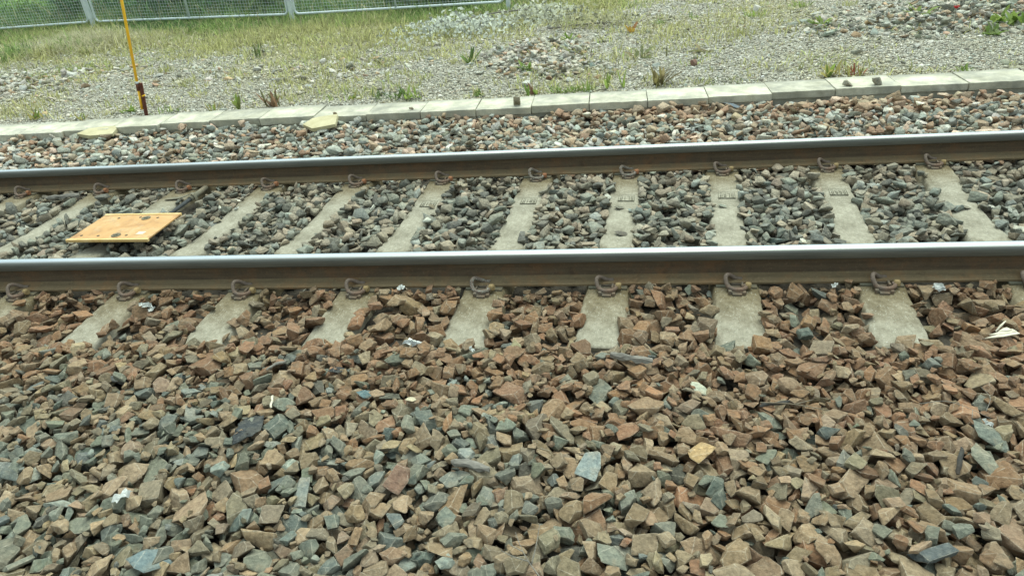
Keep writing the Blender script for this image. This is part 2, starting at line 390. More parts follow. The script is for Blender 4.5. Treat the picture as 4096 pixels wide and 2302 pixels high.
# ------------------------------------------------------------------ sleepers with their fastenings
SKEW = math.atan(0.133/G)
SLX = [-4.55, -3.89, -3.23, -2.565, -1.911, -1.291, -0.636, -0.025, 0.578, 1.222, 1.853]
def sleeper_top(y):
    """height of the sleeper's top along its length (y from the near rail)"""
    return np.interp(y, [-0.56, -0.50, -0.12, -0.085, 0.085, 0.14, 0.42, 0.60, 0.905, 1.085, 1.365, 1.42, 1.59, 1.625, 2.0, 2.06],
                     [-0.052, -0.046, -0.012, -0.010, -0.010, -0.013, -0.020, -0.034, -0.034, -0.020, -0.013, -0.010, -0.010, -0.012, -0.046, -0.052])
def half_w(y): return np.interp(y, [-0.56, -0.1, 0.3, 0.75, 1.2, 1.6, 2.06], [0.112, 0.104, 0.098, 0.090, 0.098, 0.104, 0.112])
def sleeper_body(seed):
    m = MB(); yy = list(np.unique(np.concatenate([np.linspace(-0.53, 2.035, 120), [-0.085, 0.085, 0.42, 1.085]])))
    r = random.Random(seed); rings = []
    for y in yy:
        zt = float(sleeper_top(y)); w = float(half_w(y)); ring = []
        def jit(s, z): 
            q = mnoise.fractal(Vector((y*14+seed*9, s*5+seed, z*20)), 0.8, 2.0, 4)
            return q*0.0045
        for sx, zz, ww in ((-1, -0.23, w+0.045), (-1, zt-0.05, w+0.012), (-1, zt-0.009, w), (-1, zt, w-0.009), (-1, zt+0.001, w*0.45), (1, zt+0.001, w*0.45), (1, zt, w-0.009), (1, zt-0.009, w), (1, zt-0.05, w+0.012), (1, -0.23, w+0.045)):
            chip = max(0.0, mnoise.noise(Vector((y*9+seed*3.1, sx*7.7+seed, 0)))-0.30)*0.018 if ww > w*0.6 and zz > -0.1 else 0.0
            ring.append(m.bm.verts.new((sx*(ww+jit(sx, zz)-chip), y, zz-(chip*0.5 if zz > zt-0.02 else 0))))
        rings.append(ring)
    n = len(rings[0])
    for a, b in zip(rings, rings[1:]):
        for i in range(n-1):
            f = m.bm.faces.new((a[i], a[i+1], b[i+1], b[i])); f.smooth = True
    m.bm.faces.new(rings[0][::-1]); m.bm.faces.new(rings[-1])
    return m
def cast_panel(parent, cx, cy, kind):
    """cast maker's panel: a raised frame, rows of dots and a short number"""
    m = MB(); z = float(sleeper_top(cy))+0.0005; h = 0.0035; t = 0.003
    W, D = 0.050, 0.046
    for lo, hi in (((-W, -D), (W, -D+t)), ((-W, D-t), (W, D)), ((-W, -D+t), (-W+t, D-t)), ((W-t, -D+t), (W, D-t))):
        m.box((cx+lo[0], cy+lo[1], z-0.004), (cx+hi[0], cy+hi[1], z+h))
    for sx in (-0.036, -0.027, 0.030, 0.038):
        for j in range(5):
            y0 = cy-0.032+j*0.0155; m.box((cx+sx-0.002, y0-0.003, z-0.004), (cx+sx+0.002, y0+0.003, z+h))
    def stroke(x0, y0, x1, y1): m.box((cx+min(x0, x1)-0.002, cy+min(y0, y1)-0.002, z-0.004), (cx+max(x0, x1)+0.002, cy+max(y0, y1)+0.002, z+h))
    for gx, ch in ((-0.010, kind[0]), (0.012, kind[1])):
        seg = {'5': [(0, 22, 12, 22), (0, 5, 0, 18), (0, 1, 12, 1), (12, -16, 12, -3), (0, -20, 12, -20)], '1': [(6, -20, 6, 22)],
               '7': [(0, 22, 12, 22), (12, -20, 12, 18)], '3': [(0, 22, 12, 22), (0, 1, 8, 1), (0, -20, 8, -20), (12, -20, 12, 18)], '2': [(0, 22, 12, 22), (12, 5, 12, 18), (0, 1, 12, 1), (0, -16, 0, -3), (0, -20, 12, -20)]}[ch]
        for a, b, c, d in seg: stroke(gx+(a-6)/1000, b/1000, gx+(c-6)/1000, d/1000)
    return m.build('cast_panel', M['concrete_dark'], parent)
# one fastening: seen with the rail on the +y side; origin on the sleeper at the foot's edge
def clip_mb():
    pts = [(0.030, 0.030, 0.026), (0.006, 0.028, 0.027), (-0.016, 0.020, 0.040), (-0.034, 0.006, 0.056), (-0.046, -0.012, 0.058), (-0.046, -0.030, 0.043),
           (-0.034, -0.048, 0.023), (-0.012, -0.058, 0.016), (0.016, -0.060, 0.016), (0.038, -0.052, 0.019), (0.048, -0.036, 0.022), (0.042, -0.022, 0.024)]
    p = smooth_path(pts, 5); n = len(p)
    rad = [0.0098]*n; rad[0] = rad[-1] = 0.0085
    return MB().tube(p, rad, 10)
def fastening(parent, yc, flip, clip_mat, nut_mat, src):
    """src: None for the first time, else the list of source meshes to share"""
    out = []
    Mx = Matrix.Translation((0, yc, float(sleeper_top(yc)))) @ Matrix.Rotation(math.pi if flip else 0, 4, 'Z')
    if src is None:
        m = MB()
        m.box((-0.034, -0.074, -0.004), (0.034, -0.012, 0.010), 0.003)
        m.box((0.020, -0.046, 0.010), (0.030, -0.006, 0.030), 0.003); m.box((-0.040, -0.040, 0.006), (-0.030, -0.008, 0.022), 0.003)
        m.box((-0.026, -0.010, 0.008), (0.020, -0.004, 0.020), 0.002)
        m.box((-0.040, -0.078, -0.004), (-0.024, -0.050, 0.016), 0.004); m.box((0.024, -0.078, -0.004), (0.040, -0.050, 0.013), 0.004); m.box((-0.022, -0.086, -0.006), (0.022, -0.070, 0.006), 0.003)
        sh = m.build('shoulder', M['iron'], parent)
        cl = clip_mb().build('spring_clip', clip_mat, parent)
        m = MB()
        for k_ in range(2):
            a = [m.bm.verts.new((0.044+0.026*k_, -0.026+0.018*math.cos(q*math.pi/3+0.3), 0.024+0.018*math.sin(q*math.pi/3+0.3))) for q in range(6)]
            if k_ == 0: a0 = a; m.bm.faces.new(a[::-1])
            else:
                m.bm.faces.new(a)
                for q in range(6): m.bm.faces.new((a0[q], a0[(q+1) % 6], a[(q+1) % 6], a[q]))
        bmesh.ops.bevel(m.bm, geom=list(m.bm.edges), offset=0.003, segments=2, affect='EDGES')
        nu = m.build('insulator', nut_mat, cl)
        src = (sh.data, cl.data, nu.data)
    else:
        sh = bpy.data.objects.new('shoulder', src[0]); cl = bpy.data.objects.new('spring_clip', src[1]); nu = bpy.data.objects.new('insulator', src[2])
        for o in (sh, cl, nu): COL.objects.link(o)
        sh.parent = parent; cl.parent = parent; nu.parent = cl
    sh.matrix_local = Mx; cl.matrix_local = Mx @ Matrix.Translation((rng.normal(0, 0.003), rng.normal(0, 0.0015), 0)) @ Matrix.Rotation(rng.normal(0, 0.07), 4, 'Z') @ Matrix.Rotation(rng.normal(0, 0.04), 4, 'Y')
    for o, mt in ((cl, clip_mat), (nu, nut_mat)):
        o.material_slots[0].link = 'OBJECT'; o.material_slots[0].material = mt
    return src
SL_LABEL = {
 0: 'concrete sleeper cut by the left edge, beside a pale birch stick',
 1: 'concrete sleeper running just left of the yellow plate',
 2: 'concrete sleeper under the yellow plate, grey pipe along its side',
 3: 'plain concrete sleeper first to the right of the yellow plate',
 4: 'plain concrete sleeper second to the right of the yellow plate',
 5: 'concrete sleeper third right of the yellow plate, with a faint cast panel',
 6: 'concrete sleeper with a pale green flecked spring clip at the near rail',
 7: 'palest concrete sleeper, with a dark triangular stone lying on it',
 8: 'concrete sleeper standing upright in the picture, one flat pale stone on it',
 9: 'concrete sleeper second from the right edge, its near end broad and bare',
 10: 'concrete sleeper nearest the right edge, two small stones lying across it'}
src = None; pad_me = None
for i, sx in enumerate(SLX):
    root = empty('concrete_sleeper', (sx, 0, 0), -SKEW); tag(root, SL_LABEL[i], 'sleeper', 'concrete sleepers under the track')
    sleeper_body(i*7+3).build('sleeper_body', M['concrete'], root)
    if i in (5, 6, 7, 8, 9): cast_panel(root, 0.012, 1.06, ('15', '13', '17', '37', '55')[i-5])
    for yr in (0.0, G+0.003):
        if pad_me is None:
            m = MB(); m.box((-0.093, -0.090, 0.0), (0.093, 0.090, 0.0095), 0.0015); p = m.build('rail_pad', M['pad'], root); pad_me = p.data
        else:
            p = bpy.data.objects.new('rail_pad', pad_me); COL.objects.link(p); p.parent = root
        p.location = (0, yr, -0.0098)
        for sgn in (-1, 1):
            fleck = (i == 6) or (i == 7 and yr > 1)
            nm = M['nut_orange'] if (yr > 1 and i < 8) else M['nut_khaki']
            src = fastening(root, yr+sgn*0.070, sgn > 0, M['clip_fleck'] if fleck else M['clip'], nm, src)

# ------------------------------------------------------------------ trough lids forming the kerb
LIDS = [-7.17, -6.67, -6.17, -5.674, -5.186, -4.71, -4.231, -3.735, -3.239, -2.706, -2.201, -1.697, -1.195, -0.703, -0.201, 0.297, 0.801, 1.321, 1.834, 2.343, 2.856, 3.37, 3.88]
LIDY = [2.86, 2.86, 2.865, 2.875, 2.90, 2.95, 2.99, 3.01, 3.005, 2.985, 2.972, 2.975, 2.98, 2.995, 3.0, 3.0, 3.02, 3.07, 3.075, 3.078, 3.075, 3.075]
LID_L = ['leftmost weathered concrete lid in the kerb row', 'second concrete kerb lid from the left edge', 'concrete kerb lid left of the broken yellow slab at the left',
 'concrete kerb lid behind the left yellow slab', 'concrete kerb lid in front of the rusty stake of the yellow pole', 'concrete kerb lid just right of the rusty stake',
 'concrete kerb lid below the dark red dock plant', 'concrete kerb lid right of the dark red dock plant, thin straw on its end',
 'concrete kerb lid behind the right yellow slab, small pebble on it', 'clean concrete kerb lid with no stone, right of the one behind the right yellow slab', 'whitish concrete kerb lid with one small pebble near its middle',
 'concrete kerb lid with a brown stone at its front edge', 'cream concrete kerb lid in front of the long green grass tuft', 'whitish concrete kerb lid right of the long green grass tuft',
 'pale concrete kerb lid in front of the brown wilted dock', 'concrete kerb lid beside a blue grey stone, first of the set back lids', 'grey streaked kerb lid right of the blue grey stone',
 'concrete kerb lid with two small stones on its front edge', 'concrete kerb lid cut by the right picture edge, next after the two small stones', 'concrete kerb lid last at the right picture edge']
n_l = 0
lid_objs = []
for i in range(len(LIDS)-1):
    x0, x1, y0 = LIDS[i]+0.003, LIDS[i+1]-0.003, LIDY[i]+rng.normal(0, 0.004)
    cx = (x0+x1)/2
    u, v, d = in_view((cx, y0+0.1, 0.04))
    if u < -0.02 or u > 1.03: continue
    m = MB(); hw = (x1-x0)/2; dz = rng.normal(0, 0.003)
    m.box((-hw, 0, -0.02), (hw, 0.36, 0.045+dz), 0.006)
    bmesh.ops.subdivide_edges(m.bm, edges=[e for e in m.bm.edges if e.calc_length() > 0.2], cuts=9, use_grid_fill=True)
    for vv in m.bm.verts:
        vv.co += Vector((0, 1, 0.6))*0.004*mnoise.fractal(Vector((vv.co.x*16+i*5, vv.co.y*16, vv.co.z*10)), 0.8, 2, 3)
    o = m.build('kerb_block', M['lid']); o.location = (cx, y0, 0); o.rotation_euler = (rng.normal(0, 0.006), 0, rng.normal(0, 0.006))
    lid_objs.append(o)
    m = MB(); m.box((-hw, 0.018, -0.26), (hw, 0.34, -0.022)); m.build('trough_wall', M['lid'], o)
lid_objs.sort(key=lambda o: o.location.x)
for i, o in enumerate(lid_objs):
    tag(o, LID_L[min(i, len(LID_L)-1)] if len(lid_objs) <= len(LID_L) else LID_L[min(i, 19)], 'kerb', 'concrete kerb lids in a row')
print('lids', len(lid_objs), [round(o.location.x, 2) for o in lid_objs])

# ------------------------------------------------------------------ yellow plate on the sleeper
pl = empty('yellow_plate', (-3.045, 0.615, 0.055), -0.03); tag(pl, 'grimy yellow metal plate bolted over a sleeper between the rails, lipped front and back', 'track plate')
m = MB(); m.box((-0.268, -0.160, 0), (0.278, 0.185, 0.010), 0.002)
Sh = Matrix(((1, 0.10, 0, 0), (0, 1, 0, 0), (0, 0, 1, 0), (0, 0, 0, 1)))
m.build('plate_sheet', M['plate'], pl)
m = MB(); m.box((-0.276, -0.180, -0.006), (0.286, -0.161, 0.013), 0.004); m.build('plate_lip', M['lip'], pl)
m = MB(); m.box((-0.270, 0.186, -0.004), (0.280, 0.206, 0.014), 0.004); m.build('plate_lip', M['lip'], pl)
for bx, by in ((0.03, -0.115), (0.07, 0.135)):
    m = MB(); m.tube([(bx, by, 0.010), (bx, by, 0.014)], 0.028, 16); m.tube([(bx, by, 0.014), (bx, by, 0.019)], 0.014, 6); m.build('bolt', M['pad'], pl)
for bx, by in ((-0.21, -0.115), (-0.09, -0.12), (0.10, -0.115), (-0.13, 0.14), (0.02, 0.15), (0.15, 0.14)):
    m = MB(); m.tube([(bx, by, 0.0102), (bx, by, 0.0112)], 0.009, 10); m.build('bolt_hole', M['dark'], pl)
m = MB(); m.box((0.155, -0.105, 0.0103), (0.205, -0.065, 0.0115), 0.0005); m.build('tag', M['palewood'], pl)
m = MB(); m.box((-0.14, -0.06, -0.10), (0.14, 0.16, -0.001)); m.build('bracket', M['dark'], pl)
# pipe with strap along the same sleeper
pp = empty('cable_pipe', (-3.13, 1.0, 0)); tag(pp, 'olive grey pipe with dark cable running along the sleeper behind the yellow plate', 'pipe')
m = MB(); m.tube([(0.205, 0.405, 0.006), (0.200, 0.30, 0.004), (0.190, 0.20, 0.001)], 0.019, 14); m.build('pipe_sleeve', M['pipe'], pp)
m = MB(); m.tube([(0.190, 0.20, 0.001), (0.165, 0.0, -0.010), (0.130, -0.26, -0.012)], 0.013, 12); m.build('cable', M['cable'], pp)
m = MB()
prof = smooth_path([(-0.02, 0.24, -0.008), (0.08, 0.245, -0.004), (0.150, 0.245, 0.012), (0.185, 0.243, 0.027), (0.214, 0.235, 0.015), (0.222, 0.225, -0.05)], 6)
for a, b in zip(prof, prof[1:]):
    q = Vector((0, 0.016, 0)); u_ = Vector((0, 0, 0.004)) if abs(b.x-a.x) > abs(b.z-a.z) else Vector((0.004, 0, 0))
    m.quad([a-q, b-q, b+q, a+q]); m.quad([a-q+u_, a+q+u_, b+q+u_, b-q+u_]); m.quad([a-q, a-q+u_, b-q+u_, b-q]); m.quad([a+q, b+q, b+q+u_, a+q+u_])
m.build('strap', M['pipe'], pp)

# ------------------------------------------------------------------ crushed stone: prototypes
def stone_proto(seed, hi):
    r = np.random.default_rng(seed); bm = bmesh.new()
    bmesh.ops.create_cube(bm, size=2.0)
    n = r.integers(4, 8)
    for q in range(n):
        d = r.normal(size=3); d /= np.linalg.norm(d)
        dist = r.uniform(0.36, 0.88)
        res = bmesh.ops.bisect_plane(bm, geom=bm.verts[:]+bm.edges[:]+bm.faces[:], plane_co=d*dist, plane_no=d, clear_outer=True, dist=1e-5)
        ce = [e for e in res['geom_cut'] if isinstance(e, bmesh.types.BMEdge)]
        if len(ce) > 2: bmesh.ops.contextual_create(bm, geom=ce)
    # shear so that corners are not square
    sh = np.eye(3)+r.normal(0, 0.22, (3, 3))*(1-np.eye(3))
    for v in bm.verts: v.co = Vector(sh @ np.array(v.co))
    bmesh.ops.remove_doubles(bm, verts=bm.verts, dist=0.09)
    bmesh.ops.recalc_face_normals(bm, faces=bm.faces)
    P0 = np.array([v.co for v in bm.verts]); mid = (P0.max(0)+P0.min(0))/2; ext = (P0.max(0)-P0.min(0))/2
    for v in bm.verts: v.co = Vector((np.array(v.co)-mid)/ext)
    bm.normal_update()
    N = np.array([f.normal for f in bm.faces]); D = np.array([f.normal.dot(f.calc_center_median()) for f in bm.faces])
    HV = np.array([v.co for v in bm.verts])
    D = np.max(HV @ N.T, 0)
    lay = None
    be = set()
    bmesh.ops.bevel(bm, geom=bm.edges[:], offset=0.038 if hi else 0.02, segments=1, affect='EDGES', clamp_overlap=True)['faces']
    # faces that were there before keep a large area; bevelled strips are narrow
    bm.normal_update()
    isb = bm.faces.layers.int.new('isb')
    for f in bm.faces:
        nn = np.array(f.normal); f[isb] = 0 if np.max(N @ nn) > 0.9985 else 1
    if hi:
        bmesh.ops.triangulate(bm, faces=[f for f in bm.faces if len(f.verts) > 4])
        bmesh.ops.subdivide_edges(bm, edges=[e for e in bm.edges if e.calc_length() > 0.42], cuts=1, use_grid_fill=True)
        bmesh.ops.triangulate(bm, faces=bm.faces[:])
        bmesh.ops.subdivide_edges(bm, edges=[e for e in bm.edges if e.calc_length() > 0.34], cuts=1, use_grid_fill=True)
        bmesh.ops.triangulate(bm, faces=bm.faces[:])
        so = Vector(r.uniform(-50, 50, 3))
        bm.normal_update()
        for v in bm.verts:
            q = mnoise.fractal(v.co*1.7+so, 0.9, 2.0, 3)*0.075+mnoise.noise(v.co*5+so)*0.022
            v.co += v.co.normalized()*q
    bm.verts.index_update()
    V = np.array([v.co for v in bm.verts]); loops = []; starts = []; al = []
    for f in bm.faces:
        starts.append(len(loops)); loops += [v.index for v in f.verts]; al += [float(f[isb])]*len(f.verts)
    bm.free()
    return dict(N=N, D=D, HV=HV, V=V, L=np.array(loops), S=np.array(starts), A=np.array(al))
PROTO = [(stone_proto(100+i, True), stone_proto(100+i, False)) for i in range(44)]
print('proto faces', np.mean([len(p[0]['S']) for p in PROTO]), np.mean([len(p[1]['S']) for p in PROTO]))
def rot(rz, tx, ty):
    return np.array(Matrix.Rotation(tx, 3, 'X') @ Matrix.Rotation(ty, 3, 'Y') @ Matrix.Rotation(rz, 3, 'Z'))
class Field:
    def __init__(s, x0, x1, y0, y1, res=0.008):
        s.x0, s.y0, s.res = x0, y0, res
        s.nx, s.ny = int((x1-x0)/res), int((y1-y0)/res)
        s.X = x0+(np.arange(s.nx)+0.5)*res; s.Y = y0+(np.arange(s.ny)+0.5)*res
        s.H = np.zeros((s.nx, s.ny)); s.ID = np.full((s.nx, s.ny), -1, np.int32)
    def ix(s, x, y): return int((x-s.x0)/s.res), int((y-s.y0)/s.res)
    def fit(s, pr, A, x, y, pct=86):
        Ai = np.linalg.inv(A); N = pr['N'] @ Ai; D = pr['D']; E = pr['HV'] @ A.T
        i0, j0 = s.ix(x+E[:, 0].min(), y+E[:, 1].min()); i1, j1 = s.ix(x+E[:, 0].max(), y+E[:, 1].max())
        if i0 < 0 or j0 < 0 or i1 >= s.nx or j1 >= s.ny: return None
        gx = (s.X[i0:i1+1]-x)[:, None, None]; gy = (s.Y[j0:j1+1]-y)[None, :, None]
        q = D-N[:, 0]*gx-N[:, 1]*gy; nz = N[:, 2]; up = nz > 1e-4; dn = nz < -1e-4; vt = ~(up | dn)
        top = (q[..., up]/nz[up]).min(-1); bot = (q[..., dn]/nz[dn]).max(-1); ok = top > bot
        if vt.any(): ok &= (q[..., vt] > 0).all(-1)
        if ok.sum() < 3: return None
        sl = (slice(i0, i1+1), slice(j0, j1+1)); gap = (s.H[sl]-bot)[ok]
        k_ = min(len(gap)-1, int(len(gap)*pct/100)); off = np.partition(gap, k_)[k_]
        return off, top, ok, sl, gap.max()
    def commit(s, f, ident):
        off, top, ok, sl, _ = f; t = top+off; w = ok & (t > s.H[sl])
        s.H[sl][w] = t[w]; s.ID[sl][w] = ident

STONES = []     # dict(p, A, pos, tint, zone)
PAL = {'rust': (0.235, 0.132, 0.072), 'brown': (0.250, 0.172, 0.102), 'tan': (0.305, 0.228, 0.142), 'olive': (0.218, 0.180, 0.120), 'greygreen': (0.175, 0.190, 0.150),
       'teal': (0.122, 0.145, 0.128), 'dark': (0.098, 0.098, 0.082), 'pale': (0.45, 0.43, 0.35), 'pink': (0.37, 0.26, 0.18), 'ash': (0.36, 0.355, 0.31), 'ltteal': (0.235, 0.265, 0.232)}
PN = list(PAL); PV = np.array([PAL[n] for n in PN])
def weights(**k): w = np.array([k.get(n, 0) for n in PN], float); return w/w.sum()
W_RUST = weights(rust=50, brown=30, tan=9, olive=6, greygreen=3, teal=1.5, dark=1)
W_FORE = weights(rust=13, brown=38, tan=30, olive=12, greygreen=8, teal=3.5, dark=2, pale=0.4)
W_FLEFT = weights(rust=2, brown=20, tan=30, olive=20, greygreen=28, teal=6, dark=1, ltteal=5)  # grey green stones, share raised to imitate part of a reflected veil
W_MID = weights(brown=12, tan=9, olive=28, greygreen=26, teal=8, dark=24, pale=0.7, ltteal=3)
W_MIDB = weights(rust=3, brown=26, tan=12, olive=32, greygreen=10, dark=8)
W_FAR = weights(rust=9, brown=11, tan=13, olive=4, greygreen=18, teal=10, pale=6, pink=8, ltteal=25, ash=9)
W_FARK = weights(rust=27, brown=30, tan=22, olive=4, greygreen=4, ltteal=4, pink=8, pale=2)
W_VERGE = weights(ash=110, greygreen=14, ltteal=10, pale=8, tan=10, pink=9, olive=6, brown=4, dark=3)
def zone_w(x, y):
    if y < -0.05:
        t = float(sstep(-0.80, -1.40, y+0.30*(vnoise(x, y, 2.2)-0.5)+0.22*x*(x > 0)+0.10*x*(x < 0)*(-1)*(-1)))
        l = float(sstep(0.5, -1.0, x+0.5*(vnoise(x, y, 1.9)-0.5)))
        fore = W_FLEFT*l+W_FORE*(1-l)
        return W_RUST*(1-t)+fore*t
    if y < G:
        e = max(float(sstep(1.12, 1.36, y)), 0.6*float(sstep(0.52, 0.12, y)*sstep(0.45, 0.6, vnoise(x, y, 1.7))), 0.4*float(sstep(0.6, 0.8, vnoise(x, y, 2.9))))
        return W_MID*(1-e)+W_MIDB*e
    t = float(sstep(2.45, 2.8, y+0.5*(vnoise(x, y, 1.6)-0.5)))*float(sstep(-2.5, 0.5, x))
    r = W_FARK*t+W_FAR*(1-t)
    return r
def pick_tint(w):
    i = rng.choice(len(PN), p=w); c = PV[i]*rng.normal(1, 0.14)*np.array([rng.normal(1, 0.04), 1, rng.normal(1, 0.05)])
    return PN[i], np.clip(c*0.9+0.1*np.array((0.22, 0.185, 0.125)), 0.02, 0.9)
def rand_shape(Lm, flat=False):
    Lh = 0.5*np.clip(Lm*math.exp(rng.normal(0, 0.27)), 0.024, 0.145)
    b = rng.uniform(0.58, 0.98); c = rng.uniform(0.30, 0.55) if flat else rng.uniform(0.38, 0.74)
    return np.array([Lh, Lh*b, Lh*c])

# ------------------------------------------------------------------ crushed stone: pouring it
FLD = Field(-8.2, 5.0, -2.35, 3.02)
XX, YY = np.meshgrid(FLD.X, FLD.Y, indexing='ij')
def target(x, y):
    t = np.where(y < -0.05, np.interp(y, [-2.6, -1.7, -0.85, -0.60, -0.50, -0.30, -0.12, -0.05], [-0.06, -0.05, -0.018, -0.002, -0.006, -0.016, -0.018, -0.03]),
        np.where(y < G, np.interp(y, [0.0, 0.14, 0.4, 0.75, 1.1, 1.36, 1.5], [-0.03, -0.016, -0.010, -0.012, -0.012, -0.018, -0.03]),
                 np.interp(y, [1.5, 1.62, 2.0, 2.6, 3.0], [-0.04, -0.02, 0.002, 0.004, 0.010])))
    return t+0.022*(vnoise(x, y, 3.1)-0.5)
TG = target(XX, YY)
FLD.H[:] = TG-0.075
SLEEP = np.zeros_like(FLD.H, bool)
for sx in SLX:
    lx = XX-(sx+0.0884*YY); ins = (np.abs(lx) < half_w(YY)) & (YY > -0.53) & (YY < 2.035)
    FLD.H[ins] = sleeper_top(YY)[ins]; SLEEP |= ins
    near = (np.abs(lx) < 0.10) & ((np.abs(YY) < 0.155) | (np.abs(YY-G) < 0.155)); FLD.H[near] = 3.0
BLOCK = (np.abs(YY) < 0.062) | (np.abs(YY-G) < 0.062); FLD.H[BLOCK] = 3.0
plm = (np.abs(XX+3.03) < 0.31) & (np.abs(YY-0.6) < 0.20); FLD.H[plm] = np.minimum(FLD.H[plm], -0.03)
PIPE = (np.abs(XX-(-2.95-0.0*(YY))) < 0.05) & (YY > 0.7) & (YY < 1.42); FLD.H[PIPE] = 3.0
H0 = FLD.H.copy()
# which part of the bed may be seen, with a step's margin to the sides
def visible_xy(x, y, mar=0.06):
    u, v, d = in_view((x, y, 0.0)); mx_ = 0.75*F_PX/d
    return (-mar-mx_*0.75 < u < 1+mar+mx_*0.75) and (-0.1 < v < 1.12)
def pour(n, ylo, yhi, Lm, max_over=0.030, tries=2, fail_stop=900):
    done = 0; fails = 0
    while done < n and fails < fail_stop:
        best = None
        for _ in range(5):
            x = rng.uniform(-8.0, 4.9); y = rng.uniform(ylo, yhi)
            i, j = FLD.ix(x, y)
            if i < 5 or j < 5 or i >= FLD.nx-5 or j >= FLD.ny-5 or FLD.H[i, j] > 1: continue
            if SLEEP[i, j] and (y > -0.47) and not (rng.random() < 0.07 and not (SLEEP[i-3, j] and SLEEP[i+3, j])): continue
            df = TG[i, j]-FLD.H[i, j]
            if best is None or df > best[0]: best = (df, x, y)
        if best is None: continue
        df, x, y = best
        if not visible_xy(x, y): continue
        if df < -0.004: fails += 1; continue
        sh = rand_shape(Lm if rng.random() > 0.16 else Lm*0.55)
        if SLEEP[FLD.ix(x, y)]: sh = sh*0.62
        cand = None
        for _ in range(tries):
            pi = rng.integers(len(PROTO)); A = rot(rng.uniform(0, 6.28), rng.normal(0, 0.30), rng.normal(0, 0.30)) @ np.diag(sh)
            A = rot(rng.uniform(0, 6.28), 0, 0) @ A
            xx, yy = x+rng.normal(0, 0.006), y+rng.normal(0, 0.006)
            f = FLD.fit(PROTO[pi][1], A, xx, yy)
            if f is None or f[4] > 1.0: continue
            score = f[0]
            if cand is None or score < cand[0]: cand = (score, pi, A, xx, yy, f)
        if cand is None: fails += 1; continue
        _, pi, A, xx, yy, f = cand
        topz = f[0]+f[1][f[2]].max()
        i, j = FLD.ix(xx, yy)
        if abs(xx+3.045) < 0.34 and abs(yy-0.615) < 0.26 and topz > 0.036: continue
        if topz > TG[i, j]+max_over+0.018: fails += 0.3; continue
        nm, tint = pick_tint(zone_w(xx, yy))
        if yy < 0: tint = tint*(0.90 if nm not in ('rust', 'brown') else 0.94)  # near tints darkened to stand in for the train's shade
        if 0 < yy < G:
            gm = tint.mean(); tint = (tint*0.55+gm*0.45*np.array((0.98, 1.03, 0.92)))*1.3
        if yy > G: tint = (tint*0.8+tint.mean()*0.2)*1.42
        FLD.commit(f, len(STONES)); STONES.append(dict(p=pi, A=A, pos=np.array([xx, yy, f[0]]), tint=tint, cn=nm, sh=sh, fixed=None)); done += 1
    return done
import time; T0 = time.time()
a = pour(2400, -0.85, -0.07, 0.066); a += pour(1800, -1.05, -0.6, 0.068); a += pour(4200, -2.3, -0.95, 0.076); a += pour(500, -0.15, -0.078, 0.044); b = pour(7500, 0.07, G-0.07, 0.057); c = pour(10500, G+0.07, 3.0, 0.056); a += pour(1500, -2.2, -0.62, 0.030, fail_stop=2500); b += pour(500, G-0.15, G-0.078, 0.042)
print('poured', a, b, c, 'in', round(time.time()-T0, 1))

